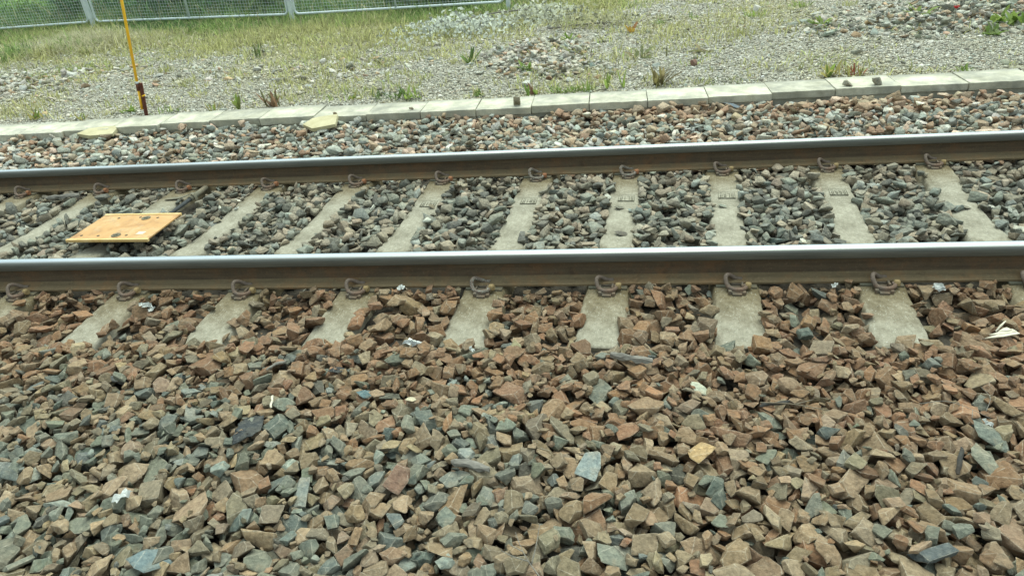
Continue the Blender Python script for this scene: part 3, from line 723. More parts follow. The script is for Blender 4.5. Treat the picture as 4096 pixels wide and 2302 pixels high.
# stones one can pick out in the photograph, laid on last
SPECIAL = [
 (-1.384, -1.143, (0.085, 0.055, 0.034), 'slag', (0.052, 0.058, 0.060), 'dark blue grey pitted slag lump, largest dark stone left of centre in the foreground', 35),
 (-0.993, -0.911, (0.038, 0.028, 0.022), 'teal', (0.105, 0.165, 0.175), 'small bright teal stone among brown stones below the third sleeper end', 10),
 (0.319, -0.869, (0.040, 0.034, 0.026), 'pale', (0.42, 0.44, 0.34), 'rounded pale grey stone right of centre among rust brown ballast', 0),
 (-0.087, -1.293, (0.062, 0.046, 0.022), 'ltteal', (0.235, 0.275, 0.262), 'light blue grey flat stone lying right of the weathered stick', 20),
 (0.652, -0.839, (0.050, 0.042, 0.034), 'cobble', (0.25, 0.175, 0.11), 'smooth rounded brown cobble among the angular rust stones at right', 0),
 (-1.442, -1.731, (0.062, 0.050, 0.040), 'teal', (0.15, 0.20, 0.205), 'big blue grey stone at the bottom edge, left part', 15),
 (0.282, -1.214, (0.044, 0.050, 0.034), 'tan', (0.42, 0.285, 0.14), 'orange tan stone standing out right of the light blue grey flat stone', 40),
 (-0.732, -1.365, (0.072, 0.046, 0.036), 'red', (0.205, 0.125, 0.088), 'reddish purple blocky stone left of the weathered stick', 20),
 (1.239, -1.106, (0.064, 0.040, 0.032), 'greygreen', (0.165, 0.185, 0.155), 'large grey green block at right foreground below a white scrap', -10),
 (1.171, -1.230, (0.066, 0.030, 0.022), 'greygreen', (0.235, 0.235, 0.18), 'long layered pale green slab beneath the large grey green block', -20),
 (-1.158, -0.776, (0.036, 0.026, 0.022), 'dark', (0.028, 0.032, 0.036), 'small black stone in the rust brown ballast below the second sleeper end', 20),
 (-0.786, -0.976, (0.022, 0.018, 0.014), 'pale', (0.52, 0.47, 0.33), 'small cream stone right of the bright teal stone', 20),
 (-0.421, -0.600, (0.056, 0.034, 0.026), 'tan', (0.27, 0.25, 0.14), 'yellowish green stone near the end of the pale green flecked sleeper', -15),
 (0.888, -1.576, (0.056, 0.042, 0.030), 'dark', (0.10, 0.115, 0.115), 'dark bluish stone at the bottom right among tan stones', 10),
 (1.30, -1.45, (0.052, 0.060, 0.036), 'ltteal', (0.17, 0.215, 0.19), 'square grey green stone near the bottom right corner', 5),
 (0.046, 0.56, (0.042, 0.030, 0.014), 'dark', (0.12, 0.11, 0.088), 'dark triangular stone lying alone on the palest sleeper', 5),
 (0.040, 0.925, (0.036, 0.022, 0.014), 'olive', (0.17, 0.165, 0.13), 'flat olive stone on the palest sleeper next to its cast panel', 10),
 (0.109, 0.875, (0.026, 0.020, 0.014), 'ltteal', (0.23, 0.28, 0.26), 'small blue green stone on the palest sleeper beside the flat olive one', 0),
 (0.645, 0.91, (0.032, 0.020, 0.014), 'ltteal', (0.24, 0.26, 0.21), 'flat pale stone on the sleeper that stands square to the rails', 0),
 (0.880, 0.472, (0.080, 0.040, 0.030), 'ltteal', (0.215, 0.275, 0.255), 'big pale green oval stone right of the square sleeper between the rails', 0),
 (-1.150, 1.000, (0.026, 0.022, 0.018), 'olive', (0.20, 0.17, 0.115), 'small brown stone on the sleeper third right of the yellow plate', 0),
 (1.934, 0.811, (0.040, 0.026, 0.016), 'olive', (0.20, 0.19, 0.145), 'flat grey brown stone lying across the sleeper at the right edge', 10),
 (1.87, 0.78, (0.036, 0.026, 0.020), 'teal', (0.17, 0.20, 0.18), 'grey green stone beside the flat one on the right edge sleeper', 10),
 (-2.62, 1.25, (0.044, 0.038, 0.036), 'white', (0.60, 0.60, 0.52), 'white pointed stone below the far rail, right of the grey pipe', 60),
 (1.002, 2.90, (0.085, 0.050, 0.040), 'blue', (0.125, 0.165, 0.20), 'dull blue grey flat stone against the kerb where its line steps back', 0),
 (-3.30, 2.35, (0.050, 0.036, 0.03), 'pale', (0.48, 0.44, 0.36), 'large whitish stone in the far ballast left of the right yellow slab', 10),
 (-2.05, 2.2, (0.046, 0.040, 0.034), 'pale', (0.50, 0.49, 0.43), 'white angular stone in the far ballast below the whitish kerb lid', 30),
 (-3.40, 1.74, (0.036, 0.028, 0.02), 'pink', (0.46, 0.34, 0.29), 'pinkish stone close behind the far rail, left half', 0),
]
for x, y, sh, cn, tint, label, tilt in SPECIAL:
    best = None
    for pi in range(len(PROTO)):
        A = rot(R(tilt*3.1), R(abs(tilt)*0.35), 0) @ np.diag(sh)
        f = FLD.fit(PROTO[pi][1], A, x, y, 60)
        if f is None or f[4] > 1: continue
        if best is None or f[0] < best[0]: best = (f[0], pi, A, f)
    if best is None: print('special failed', label); continue
    FLD.commit(best[3], len(STONES))
    STONES.append(dict(p=best[1], A=best[2], pos=np.array([x, y, best[0]]), tint=np.array(tint), cn=cn, sh=np.array(sh), fixed=label))

# the bed under the stones
bx = np.arange(-30, 22.01, 0.25); by = np.concatenate([np.arange(-14, -2.4, 0.8), np.arange(-2.4, 3.0, 0.08), [3.0]])
X, Y = np.meshgrid(bx, by); Zb = target(X, Y)-0.06
for sx in SLX: pass
V = np.stack([X.ravel(), Y.ravel(), Zb.ravel()], 1); nx, ny = len(bx), len(by)
ii = (np.arange(ny-1)[:, None]*nx+np.arange(nx-1)[None]).ravel()
L = np.stack([ii, ii+1, ii+nx+1, ii+nx], 1).ravel()
tag(np_mesh('ballast_bed', V, L, np.arange(0, len(L), 4), M['bed']), kind='structure')

# visible share of each stone decides which are built one by one
cnt = np.bincount(FLD.ID[FLD.ID >= 0].ravel(), minlength=len(STONES))
size = np.zeros(len(STONES)); UV = np.zeros((len(STONES), 2))
for i, s in enumerate(STONES):
    u, v, d = in_view(s['pos']); UV[i] = (u, v)
    if -0.005 < u < 1.005 and 0 < v < 1.01: size[i] = cnt[i]*FLD.res**2/d**2
    if s['fixed']: size[i] = 9
order = np.argsort(-size); indiv = [int(i) for i in order[:300] if size[i] > 0]
iset = set(indiv)
def hi_lod(s): return in_view(s['pos'])[2] < 3.9 or s['fixed']
# labels that single the stones out
CW = {'rust': 'rust brown', 'brown': 'brown', 'tan': 'tan', 'olive': 'olive grey', 'greygreen': 'grey green', 'teal': 'dark teal', 'dark': 'charcoal grey', 'pale': 'pale cream',
      'pink': 'pinkish tan', 'ash': 'ash grey', 'ltteal': 'light teal'}
def shape_word(s):
    a, b, c = sorted(s['sh'], reverse=True)
    if c/a < 0.42: return 'flat'
    if b/a < 0.68: return 'long'
    if c/a > 0.64: return 'chunky'
    return 'angular'
def size_word(s):
    q = max(s['sh'])*2
    return 'very big' if q > 0.115 else 'big' if q > 0.092 else 'mid sized' if q > 0.07 else 'small'
def zone_word(u, v):
    cols = ['far left', 'left of centre', 'at centre', 'right of centre', 'far right']
    rows = [(0.585, 'by the sleeper ends'), (0.68, 'below the sleeper ends'), (0.77, 'in the mid ballast'), (0.86, 'low in the near ballast'), (0.93, 'close to the bottom edge'), (9, 'along the bottom edge')]
    c = cols[min(4, max(0, int(u*5)))]
    r = next(t for lim, t in rows if v < lim)
    return r+' '+c
groups = {}
for i in indiv:
    s = STONES[i]
    if s['fixed']: continue
    key = (size_word(s), CW.get(s['cn'], s['cn']), shape_word(s), zone_word(*UV[i])); groups.setdefault(key, []).append(i)
ORD = ['leftmost', 'second from left', 'third from left', 'fourth from left', 'fifth from left', 'sixth from left', 'seventh from left', 'eighth from left']
lab = {}
for key, idx in groups.items():
    idx.sort(key=lambda q: UV[q][0])
    for n_, i in enumerate(idx):
        base = '%s %s %s stone %s' % key
        lab[i] = base if len(idx) == 1 else base+', '+ORD[min(n_, 7)]
        if len(lab[i].split()) > 16: lab[i] = lab[i].replace(' from left', '')
for i in indiv:
    s = STONES[i]; pr = PROTO[s['p']][0]
    V = pr['V'] @ s['A'].T
    if s['cn'] == 'cobble':
        nrm = np.linalg.norm(pr['V'], axis=1, keepdims=True); V = (pr['V']/nrm*0.82+pr['V']*0.18) @ s['A'].T
    if s['cn'] == 'slag':
        V = V*(1+0.22*np.array([mnoise.fractal(Vector(q*55), 0.7, 2, 4) for q in V]))[:, None]
    al = 0.0 if s['cn'] in ('cobble', 'slag') else 1.0
    colr = np.concatenate([np.tile(s['tint'], (len(pr['L']), 1)), (pr['A']*al)[:, None]], 1)
    o = np_mesh('ballast_stone', V, pr['L'], pr['S'], M['stone'], colr); o.location = s['pos']
    tag(o, s['fixed'] or lab[i], 'stone', 'largest crushed stones of the track ballast')
def merge(name, items, mat):
    VV, LL, SS, CC = [], [], [], []; vo = lo = 0
    for s, pr in items:
        V = pr['V'] @ s['A'].T+s['pos']; VV.append(V); LL.append(pr['L']+vo); SS.append(pr['S']+lo)
        CC.append(np.concatenate([np.tile(s['tint'], (len(pr['L']), 1)), pr['A'][:, None]], 1))
        vo += len(V); lo += len(pr['L'])
    return np_mesh(name, np.concatenate(VV), np.concatenate(LL), np.concatenate(SS), mat, np.concatenate(CC))
rest = [(s, PROTO[s['p']][0 if hi_lod(s) else 1]) for i, s in enumerate(STONES) if i not in iset]
o = merge('ballast', rest, M['stone'])
tag(o, 'crushed brown and grey stone ballast filling the track bed', 'ballast', kind='stuff')
print('stones', len(STONES), 'faces', len(o.data.polygons), 'individual', len(indiv), 'min px', math.sqrt(size[indiv[-1]])*F_PX*1024)

# ------------------------------------------------------------------ verge: loose stones, pebbles, grass
def in_any(x, y, spots):
    r = 0.0
    for px, py, rx, ry, a in spots: r = max(r, a*math.exp(-(((x-px)/rx)**2+((y-py)/ry)**2)**2))
    return r
RUBBLE = [(-0.85, 4.95, 0.62, 0.95, 1.0), (-0.35, 4.3, 0.5, 0.4, 0.6), (3.6, 5.5, 1.1, 0.9, 0.9), (2.7, 5.7, 0.9, 0.7, 0.6), (4.3, 6.4, 1.3, 0.9, 0.8), (-7.4, 5.3, 0.9, 0.9, 0.75), (-6.4, 4.5, 0.6, 0.5, 0.4), (-6.6, 5.7, 0.8, 0.4, 0.55), (-4.6, 5.1, 1.3, 0.5, 0.35), (-3.0, 5.0, 1.0, 0.7, 0.42)]
V2 = Field(-13.0, 7.5, 3.30, 8.6, 0.012)
X2, Y2 = np.meshgrid(V2.X, V2.Y, indexing='ij'); V2.H[:] = ground_z(X2, Y2)-0.004
for (x0, x1, y0) in [(o.location.x-0.25, o.location.x+0.25, o.location.y) for o in lid_objs]:
    q = (X2 > x0) & (X2 < x1) & (Y2 < y0+0.37); V2.H[q] = 2.0
VST = []
def lay(x, y, sh, tint, tilt=0.3, pct=70, label=None):
    pi = rng.integers(len(PROTO)); A = rot(rng.uniform(0, 6.28), 0, 0) @ rot(0, rng.normal(0, tilt), rng.normal(0, tilt)) @ np.diag(sh)
    f = V2.fit(PROTO[pi][1], A, x, y, pct)
    if f is None or f[4] > 0.6: return False
    tint = np.asarray(tint)*(1.0 if label else 1.3)
    V2.commit(f, len(VST)); VST.append(dict(p=pi, A=A, pos=np.array([x, y, f[0]-0.15*sh[2]]), tint=tint, sh=sh, cn='', fixed=label)); return True
n_t = 0
for _ in range(60000):
    x, y = rng.uniform(-10, 6.5), rng.uniform(3.5, 8.2)
    d = in_any(x, y, RUBBLE)
    if rng.random() > d*d*0.75+0.010: continue
    u, v, dd = in_view((x, y, 0))
    if not (-0.12 < u < 1.12 and v > -0.1): continue
    sh = rand_shape(0.068 if d > 0.2 else 0.055, True)*(0.75 if rng.random() < 0.3 else 1)
    lay(x, y, sh, pick_tint(W_VERGE if (x < 1.5 or rng.random() < 0.4) else weights(ash=22, ltteal=26, greygreen=20, teal=8, tan=10, pale=8, dark=5))[1])
VSPEC = [(-3.45, 4.62, (0.07, 0.05, 0.045), (0.17, 0.165, 0.14), 'dark pointed stone on the verge above the dark red dock'), (-0.83, 3.80, (0.055, 0.045, 0.035), (0.50, 0.52, 0.47), 'white rounded stone on the verge beside the long green grass tuft'),
 (-0.20, 4.40, (0.05, 0.03, 0.03), (0.27, 0.34, 0.31), 'light teal stone at the right foot of the grey rubble heap'), (0.80, 4.20, (0.03, 0.03, 0.045), (0.26, 0.15, 0.115), 'upright reddish stone on bare gravel right of the grey rubble heap'),
 (-0.62, 3.98, (0.045, 0.035, 0.03), (0.24, 0.145, 0.09), 'rust brown stone at the lower edge of the grey rubble heap'), (2.96, 4.89, (0.07, 0.045, 0.035), (0.40, 0.31, 0.23), 'pinkish tan stone leaning on another on the gravel at right'), (2.55, 5.05, (0.065, 0.04, 0.03), (0.36, 0.25, 0.15), 'orange brown stone on open gravel right of centre'),
 (2.95, 4.45, (0.085, 0.045, 0.03), (0.44, 0.44, 0.40), 'long whitish flat stone on the right gravel above the kerb'), (2.35, 4.35, (0.06, 0.045, 0.03), (0.26, 0.265, 0.22), 'grey green flat stone left of the long whitish one on the gravel'), (1.9, 7.1, (0.06, 0.05, 0.05), (0.52, 0.51, 0.46), 'pale round stone near the top edge beside bright green grass'),
 (0.45, 4.25, (0.06, 0.04, 0.03), (0.28, 0.31, 0.28), 'blue grey stone in front of the upright reddish stone'), (-5.35, 4.75, (0.06, 0.045, 0.03), (0.37, 0.24, 0.16), 'orange tan stone on the verge left of the yellow pole')]
for x, y, sh, tint, label in VSPEC: lay(x, y, np.array(sh), np.array(tint), 0.15, 60, label)
for s in VST:
    if not s['fixed']: continue
    pr = PROTO[s['p']][0]
    colr = np.concatenate([np.tile(s['tint'], (len(pr['L']), 1)), pr['A'][:, None]], 1)
    o = np_mesh('loose_stone', pr['V'] @ s['A'].T, pr['L'], pr['S'], M['stone'], colr); o.location = s['pos']; tag(o, s['fixed'], 'stone', 'stones lying singly on the verge')
o = merge('rubble', [(s, PROTO[s['p']][1]) for s in VST if not s['fixed']], M['stone']); tag(o, 'grey broken stone scattered and heaped on the gravel verge', 'rubble', kind='stuff')
# stones resting on the kerb lids
for x, y, sh, tint, label in ((-1.793, 3.06, (0.022, 0.016, 0.012), (0.20, 0.17, 0.12), 'small brown pebble on the whitish kerb lid'), (-2.50, 3.02, (0.026, 0.02, 0.014), (0.24, 0.19, 0.13), 'small brown pebble lying on the kerb behind the right yellow slab'),
        (-0.83, 3.04, (0.032, 0.024, 0.04), (0.19, 0.165, 0.11), 'brown stone standing on the kerb edge near the middle'), (1.94, 3.14, (0.045, 0.032, 0.024), (0.25, 0.235, 0.18), 'left one of two grey brown stones on the right kerb'), (2.17, 3.14, (0.042, 0.032, 0.034), (0.27, 0.26, 0.21), 'right one of two grey brown stones on the right kerb, taller')):
    pr = PROTO[rng.integers(len(PROTO))][0]; A = np.diag(sh); V = pr['V'] @ A.T
    colr = np.concatenate([np.tile(tint, (len(pr['L']), 1)), pr['A'][:, None]], 1)
    o = np_mesh('loose_stone', V, pr['L'], pr['S'], M['stone'], colr); o.location = (x, y, 0.046-V[:, 2].min()*0.9); tag(o, label, 'stone', 'stones resting on the kerb')

def grass_density(x, y):
    n = vnoise(x, y, 0.9)*0.55+vnoise(x, y, 2.7)*0.45; f = vnoise(x+9, y, 6.5); pt = sstep(0.36, 0.66, n*0.6+f*0.4)
    left = sstep(0.4, -2.6, x)
    reach = sstep(4.6, 9.0, y+2.2*(n-0.5))*left
    band = reach**1.15*(0.22+0.78*pt)
    left2 = sstep(-5.2, -8.0, x)*sstep(5.4, 7.2, y+1.0*(n-0.5))*(0.35+0.65*pt)
    sparse = 0.24*pt*sstep(3.5, -1.0, x)+0.05*pt
    tuft = 0.55*sstep(0.62, 0.74, f)*sstep(0.5, 0.65, n)*sstep(5.0, 0.0, x)
    kerb = 0.30*sstep(3.75, 3.5, y)*sstep(0.45, 0.65, f)
    fence = 0.95*sstep(8.2, 8.9, y)*sstep(0.9, -0.4, x)
    cl = 0.25+0.75*sstep(0.38, 0.62, vnoise(x+3, y, 11.0)*0.6+vnoise(x, y+5, 4.5)*0.4)
    band, left2 = band*cl, left2*cl
    return np.maximum.reduce([band, left2, sparse, tuft*0.5, kerb, fence])
def sample_verge(n, y0, y1, x0=-14, x1=6.6, pw=1.3):
    """points on the verge, denser where they stand nearer"""
    t = rng.random(n); y = y0*np.exp(t**pw*math.log(y1/y0)); x = rng.uniform(x0, x1, n)
    P = np.stack([x, y, np.zeros(n)], 1)-CAM_POS; d = P @ AX_F; u = 0.5+F_PX*(P @ AX_R)/d; v = 0.5-F_PX*(P @ AX_U)/d*1.781
    k_ = (u > -0.12) & (u < 1.12) & (v > -0.25); return x[k_], y[k_]
def blades(name, x, y, h, w, tints, mat=None, lean=0.5, parent=None, curl=0.5):
    n = len(x); z = ground_z(x, y) if np.ndim(x) else 0
    a = rng.uniform(0, 2*math.pi, n); ln = np.abs(rng.normal(0, lean, n))+0.08; b = rng.uniform(0, 2*math.pi, n)
    dx, dy = np.cos(a), np.sin(a); wx, wy = np.cos(b)*w/2, np.sin(b)*w/2
    P = np.zeros((n, 7, 3))
    for i, (t, ws) in enumerate(((0, 1), (0.45, 0.85), (0.8, 0.5))):
        off = h*ln*(t+curl*t*t)/(1+curl*0.5); zz = z+h*t*np.sqrt(np.maximum(0.15, 1-(ln*t*0.8)**2))
        P[:, 2*i] = np.stack([x+dx*off-wx*ws, y+dy*off-wy*ws, zz], 1); P[:, 2*i+1] = np.stack([x+dx*off+wx*ws, y+dy*off+wy*ws, zz], 1)
    off = h*ln*(1+curl)/(1+curl*0.5); P[:, 6] = np.stack([x+dx*off, y+dy*off, z+h*np.sqrt(np.maximum(0.1, 1-(ln*0.9)**2))], 1)
    P[:, 0:2, 2] -= 0.01
    lp = np.array([0, 1, 3, 2, 2, 3, 5, 4, 4, 5, 6]); L = (np.arange(n)[:, None]*7+lp[None]).ravel(); S = (np.arange(n)[:, None]*11+np.array([0, 4, 8])[None]).ravel()
    C = np.concatenate([np.repeat(tints, 11, 0), np.ones((n*11, 1))], 1)
    return np_mesh(name, P.reshape(-1, 3), L, S, mat or M['leaf'], C, parent)
DRY = np.array((0.44, 0.43, 0.20)); GRN = np.array((0.28, 0.38, 0.13)); DGR = np.array((0.15, 0.25, 0.10)); STRAW = np.array((0.50, 0.46, 0.28))
x, y = sample_verge(620000, 3.45, 15.0, -19, 6.6, 0.75)
dn = grass_density(x, y); k_ = rng.random(len(x)) < dn; x, y, dn = x[k_], y[k_], dn[k_]
n = len(x); print('blades', n)
q = np.clip(-0.12+0.55*sstep(8.0, 9.3, y)*sstep(0, -2, x)+0.7*sstep(-6.6, -8.5, x)*sstep(0.45, 0.6, vnoise(x, y, 1.1))+0.9*sstep(9.4, 10.2, y)+0.7*(vnoise(x, y, 1.9)-0.5)+rng.normal(0, 0.16, n), 0, 1)
tn = np.where((q < 0.5)[:, None], DRY+(GRN-DRY)*(q*2)[:, None], GRN+(DGR-GRN)*(q*2-1)[:, None])
stw = rng.random(n) < 0.16; tn[stw] = STRAW
tn = tn*np.clip(rng.normal(1, 0.30, (n, 1)), 0.35, 1.7)
hh = np.where(rng.random(n) < 0.06, 2.0, 1.0)*rng.uniform(0.03, 0.13, n)*(0.5+0.75*dn)*(1+1.6*sstep(9.5, 10.0, y))*(1+0.4*sstep(-6.5, -9, x)*sstep(8.3, 7.0, y))
o = blades('grass', x, y, hh, rng.uniform(0.005, 0.013, n)*(1+0.06*y), np.clip(tn, 0.01, 0.8), lean=0.7)
tag(o, 'dry yellow and green grass growing on the verge below the fence', 'grass', kind='stuff')
# cut straw heap
n = 2600; t = rng.normal(0, 1, (n, 2)); x = -8.35+t[:, 0]*0.62; y = 7.75+t[:, 1]*0.42
o = blades('straw_heap', x, y, rng.uniform(0.10, 0.26, n), rng.uniform(0.006, 0.012, n), np.clip(np.array((0.52, 0.49, 0.33))*rng.normal(1, 0.2, (n, 1)), 0.05, 0.8), lean=1.5)
tag(o, 'heap of pale dry cut straw on the verge left of the pole', 'straw')
# pebbles
x, y = sample_verge(230000, 3.37, 9.2, -12, 6.6, 0.95)
keep = rng.random(len(x)) > 0.75*np.clip(grass_density(x, y)*1.2, 0, 1); x, y = x[keep], y[keep]
x = x[:150000]; y = y[:150000]; n = len(x); print('pebbles', n)
base = np.array([(1, 0, 0), (0, 1, 0), (-1, 0, 0), (0, -1, 0), (0, 0, 1), (0, 0, -1)], float)
r_ = np.exp(rng.normal(math.log(0.0085), 0.42, n))*(1+0.035*(y-3.3)); a = rng.uniform(0, 6.28, n)
P = base[None]+rng.normal(0, 0.28, (n, 6, 3)); P *= np.stack([r_, r_*rng.uniform(0.6, 1, n), r_*rng.uniform(0.4, 0.8, n)], 1)[:, None]
ca, sa = np.cos(a)[:, None], np.sin(a)[:, None]; P = np.stack([P[..., 0]*ca-P[..., 1]*sa, P[..., 0]*sa+P[..., 1]*ca, P[..., 2]], -1)
P += np.stack([x, y, ground_z(x, y)+r_*0.25], 1)[:, None]
tri = np.array([(0, 1, 4), (1, 2, 4), (2, 3, 4), (3, 0, 4), (1, 0, 5), (2, 1, 5), (3, 2, 5), (0, 3, 5)]).ravel()
L = (np.arange(n)[:, None]*6+tri[None]).ravel(); S = np.arange(0, len(L), 3)
pc = np.array([(0.45, 0.44, 0.365), (0.56, 0.54, 0.45), (0.34, 0.33, 0.26), (0.74, 0.73, 0.66), (0.47, 0.41, 0.31), (0.40, 0.44, 0.39), (0.17, 0.16, 0.13)])[rng.choice(7, n, p=[0.25, 0.23, 0.18, 0.10, 0.08, 0.09, 0.07])]*rng.normal(1, 0.14, (n, 1))  # pebbles lightened too, brighter verge light put into their colour
yl = sstep(0.5, 0.7, vnoise(x, y, 0.8))[:, None]; pc = pc*(1-yl*np.array((0.06, 0.08, 0.26)))
C = np.concatenate([np.repeat(np.clip(pc, 0.02, 0.85), 24, 0), np.zeros((n*24, 1))], 1)
tag(np_mesh('gravel', P.reshape(-1, 3), L, S, M['stone'], C), 'fine pale grey gravel covering the verge beyond the kerb', 'gravel', kind='stuff')

# ------------------------------------------------------------------ weeds, one by one
def leaf_strip(m, lay, base, az, length, width, rise, droop, tint, jag=0.0):
    segs = 7; prev = None; d = Vector((math.cos(az), math.sin(az), 0)); sd_ = Vector((-d.y, d.x, 0))
    for i in range(segs+1):
        t = i/segs; r = length*t; w = width*math.sin(math.pi*min(1, 0.12+0.88*t))**0.8*(1 if i < segs else 0.05)*(1+(jag*(1 if i % 2 else -1)))
        p = Vector(base)+d*(r*math.cos(rise)*(1-0.1*t))+Vector((0, 0, r*math.sin(rise)-droop*length*t*t))
        tw = Vector((0, 0, 0.25*w))
        cur = (m.bm.verts.new(p-sd_*w/2+tw), m.bm.verts.new(p), m.bm.verts.new(p+sd_*w/2+tw))
        if prev:
            for k_ in (0, 1):
                f = m.bm.faces.new((prev[k_], prev[k_+1], cur[k_+1], cur[k_]))
                for l_ in f.loops: l_[lay] = (*[min(1, max(0.01, c)) for c in tint], 1)
        prev = cur
def weed(x, y, label, n, length, width, rise, droop, tints, name='weed', jag=0.0, spread=0.03, cat='weed', grp='weeds along the kerb and on the verge'):
    m = MB(); lay_ = m.bm.loops.layers.float_color.new('tint'); r = random.Random(int(x*1000+y*77))
    for i in range(n):
        t = tints[r.randrange(len(tints))]; s = r.uniform(0.75, 1.2)
        leaf_strip(m, lay_, (r.gauss(0, spread), r.gauss(0, spread*0.8), 0), r.uniform(0, 6.28), length*r.uniform(0.55, 1.15), width*r.uniform(0.7, 1.2), max(0.05, rise+r.gauss(0, 0.25)), droop*r.uniform(0.5, 1.5), [c*s for c in t], jag)
    o = m.build(name, M['leaf'], recalc=False, smooth=True); o.location = (x, y, float(ground_z(x, y))-0.003); tag(o, label, cat, grp); return o
G1, G2, G3 = (0.16, 0.24, 0.055), (0.23, 0.31, 0.075), (0.11, 0.17, 0.05); RD, RB, YL, BR = (0.19, 0.12, 0.07), (0.25, 0.15, 0.09), (0.38, 0.34, 0.12), (0.25, 0.21, 0.11)
weed(-5.95, 3.50, 'yellow green plant with reddish leaf tips at the far left of the kerb', 16, 0.15, 0.022, 0.9, 0.15, [G2, YL, RB])
weed(-5.35, 3.42, 'thin sparse yellow green sprig behind the kerb left of the stake', 9, 0.12, 0.018, 1.0, 0.1, [G2, YL])
weed(-4.95, 3.62, 'small green leafy clump on the gravel just left of the rusty stake', 14, 0.10, 0.03, 0.7, 0.2, [G2, G1])
weed(-4.45, 3.52, 'green grass like clump at the foot of the rusty stake', 22, 0.10, 0.010, 0.9, 0.2, [G1, G2], spread=0.06)
weed(-3.97, 3.52, 'yellowish upright sprout right of the stake, first along the kerb', 12, 0.13, 0.016, 1.1, 0.1, [G2, YL])
weed(-3.68, 3.50, 'pair of broad upright green dock leaves behind the kerb', 6, 0.20, 0.035, 1.25, 0.05, [(0.17, 0.2, 0.06), G2], 'dock_plant', spread=0.006)
weed(-3.33, 3.54, 'large dark red dock plant with narrow upright leaves behind the kerb', 20, 0.25, 0.026, 0.95, 0.12, [RD, BR, (0.15, 0.15, 0.06), RB], 'dock_plant', spread=0.05)
weed(-2.53, 3.60, 'little yellow green tuft between the dark red dock and the grass tufts', 14, 0.09, 0.016, 0.8, 0.2, [G2, YL])
weed(-2.21, 3.56, 'bushy bluish green tuft left of the long green grass tuft', 26, 0.13, 0.014, 0.9, 0.25, [G3, (0.17, 0.21, 0.10)], spread=0.06)
weed(-1.98, 3.56, 'long green grass tuft with broad blades behind the middle of the kerb', 24, 0.20, 0.022, 0.85, 0.2, [G1, G2, G3], spread=0.06)
weed(-1.275, 3.54, 'small dark green tuft in the gap between two kerb lids', 12, 0.10, 0.018, 0.9, 0.2, [G3, G1])
weed(-0.74, 3.47, 'green sprout with rusty red base behind the cream kerb lid', 11, 0.15, 0.026, 1.0, 0.15, [G1, RB, G2])
for i, xx in enumerate((-0.50, -0.36, -0.22)): weed(xx, 3.52, ['left third of the bright green grass strip behind the kerb', 'middle of the bright green grass strip behind the kerb', 'right third of the bright green grass strip behind the kerb'][i], 30, 0.11, 0.010, 0.8, 0.2, [G1, G2], 'grass_tuft', spread=0.035)
weed(-0.05, 3.54, 'thin upright yellow green sprout left of the brown wilted dock', 5, 0.17, 0.022, 1.2, 0.05, [G2], spread=0.006)
weed(0.09, 3.55, 'second upright yellow green sprout beside the brown wilted dock', 4, 0.19, 0.022, 1.25, 0.05, [G2], spread=0.006)
weed(0.42, 3.55, 'brown wilted dock with broad olive leaves behind the pale kerb lid', 14, 0.22, 0.038, 0.9, 0.1, [BR, (0.23, 0.2, 0.08), (0.17, 0.14, 0.07)], 'dock_plant')
weed(1.0, 3.62, 'low mossy green patch behind the kerb right of the wilted dock', 40, 0.06, 0.012, 0.6, 0.3, [(0.13, 0.15, 0.06), G3], spread=0.14)
weed(1.90, 3.58, 'bright yellow green leafy clump behind the two kerb stones', 14, 0.16, 0.034, 0.95, 0.15, [YL, G2])
weed(2.12, 3.57, 'yellow grass clump with a red leaf, right of the leafy clump', 24, 0.14, 0.014, 0.95, 0.2, [YL, (0.28, 0.28, 0.09), (0.3, 0.1, 0.06)], spread=0.06)
weed(3.0, 3.52, 'sparse green weeds by the kerb near the right edge', 18, 0.10, 0.016, 0.7, 0.3, [G1, G2], spread=0.03)
weed(-0.85, 4.30, 'green star shaped rosette growing in the grey rubble heap', 12, 0.17, 0.028, 0.6, 0.2, [G2, G1], 'rosette_weed', jag=0.2)
weed(-0.50, 5.85, 'green narrow leaved plant at the top of the grey rubble heap', 10, 0.19, 0.03, 0.7, 0.2, [G2, G1], 'rosette_weed')
weed(0.30, 4.75, 'flat grey green rosette on bare gravel right of the rubble heap', 11, 0.24, 0.045, 0.35, 0.2, [(0.16, 0.18, 0.075), BR], 'rosette_weed', jag=0.25)
weed(0.95, 4.85, 'flat brownish green rosette right of the grey green rosette', 11, 0.22, 0.045, 0.3, 0.2, [(0.19, 0.19, 0.08), BR], 'rosette_weed', jag=0.25)
weed(2.36, 5.70, 'spiky green rosette on the gravel before the right rubble', 12, 0.20, 0.03, 0.6, 0.2, [G2, G1], 'rosette_weed', jag=0.3)
weed(3.42, 5.80, 'broad yellow green leaves in the right rubble', 10, 0.24, 0.05, 0.5, 0.2, [G2, (0.25, 0.3, 0.09)], 'rosette_weed')
weed(1.80, 6.70, 'bright green grass tuft on the gravel near the top edge', 40, 0.16, 0.012, 0.8, 0.3, [G2, (0.27, 0.34, 0.09)], 'grass_tuft', spread=0.06)
weed(2.45, 7.25, 'bright green tuft cut by the top picture edge', 34, 0.17, 0.012, 0.8, 0.3, [G2, (0.27, 0.34, 0.09)], 'grass_tuft', spread=0.06)
weed(0.60, 6.60, 'left low green tuft of the pair on upper gravel', 30, 0.12, 0.011, 0.7, 0.3, [G1, G2], 'grass_tuft', spread=0.07)
weed(1.05, 6.95, 'right low green tuft of the pair on upper gravel', 24, 0.11, 0.011, 0.7, 0.3, [G1, G2], 'grass_tuft', spread=0.07)
weed(0.25, 6.15, 'orange yellow leafed weed standing on the gravel below the leaf heap', 6, 0.16, 0.045, 0.9, 0.1, [(0.42, 0.28, 0.06), (0.3, 0.15, 0.07)], 'weed')
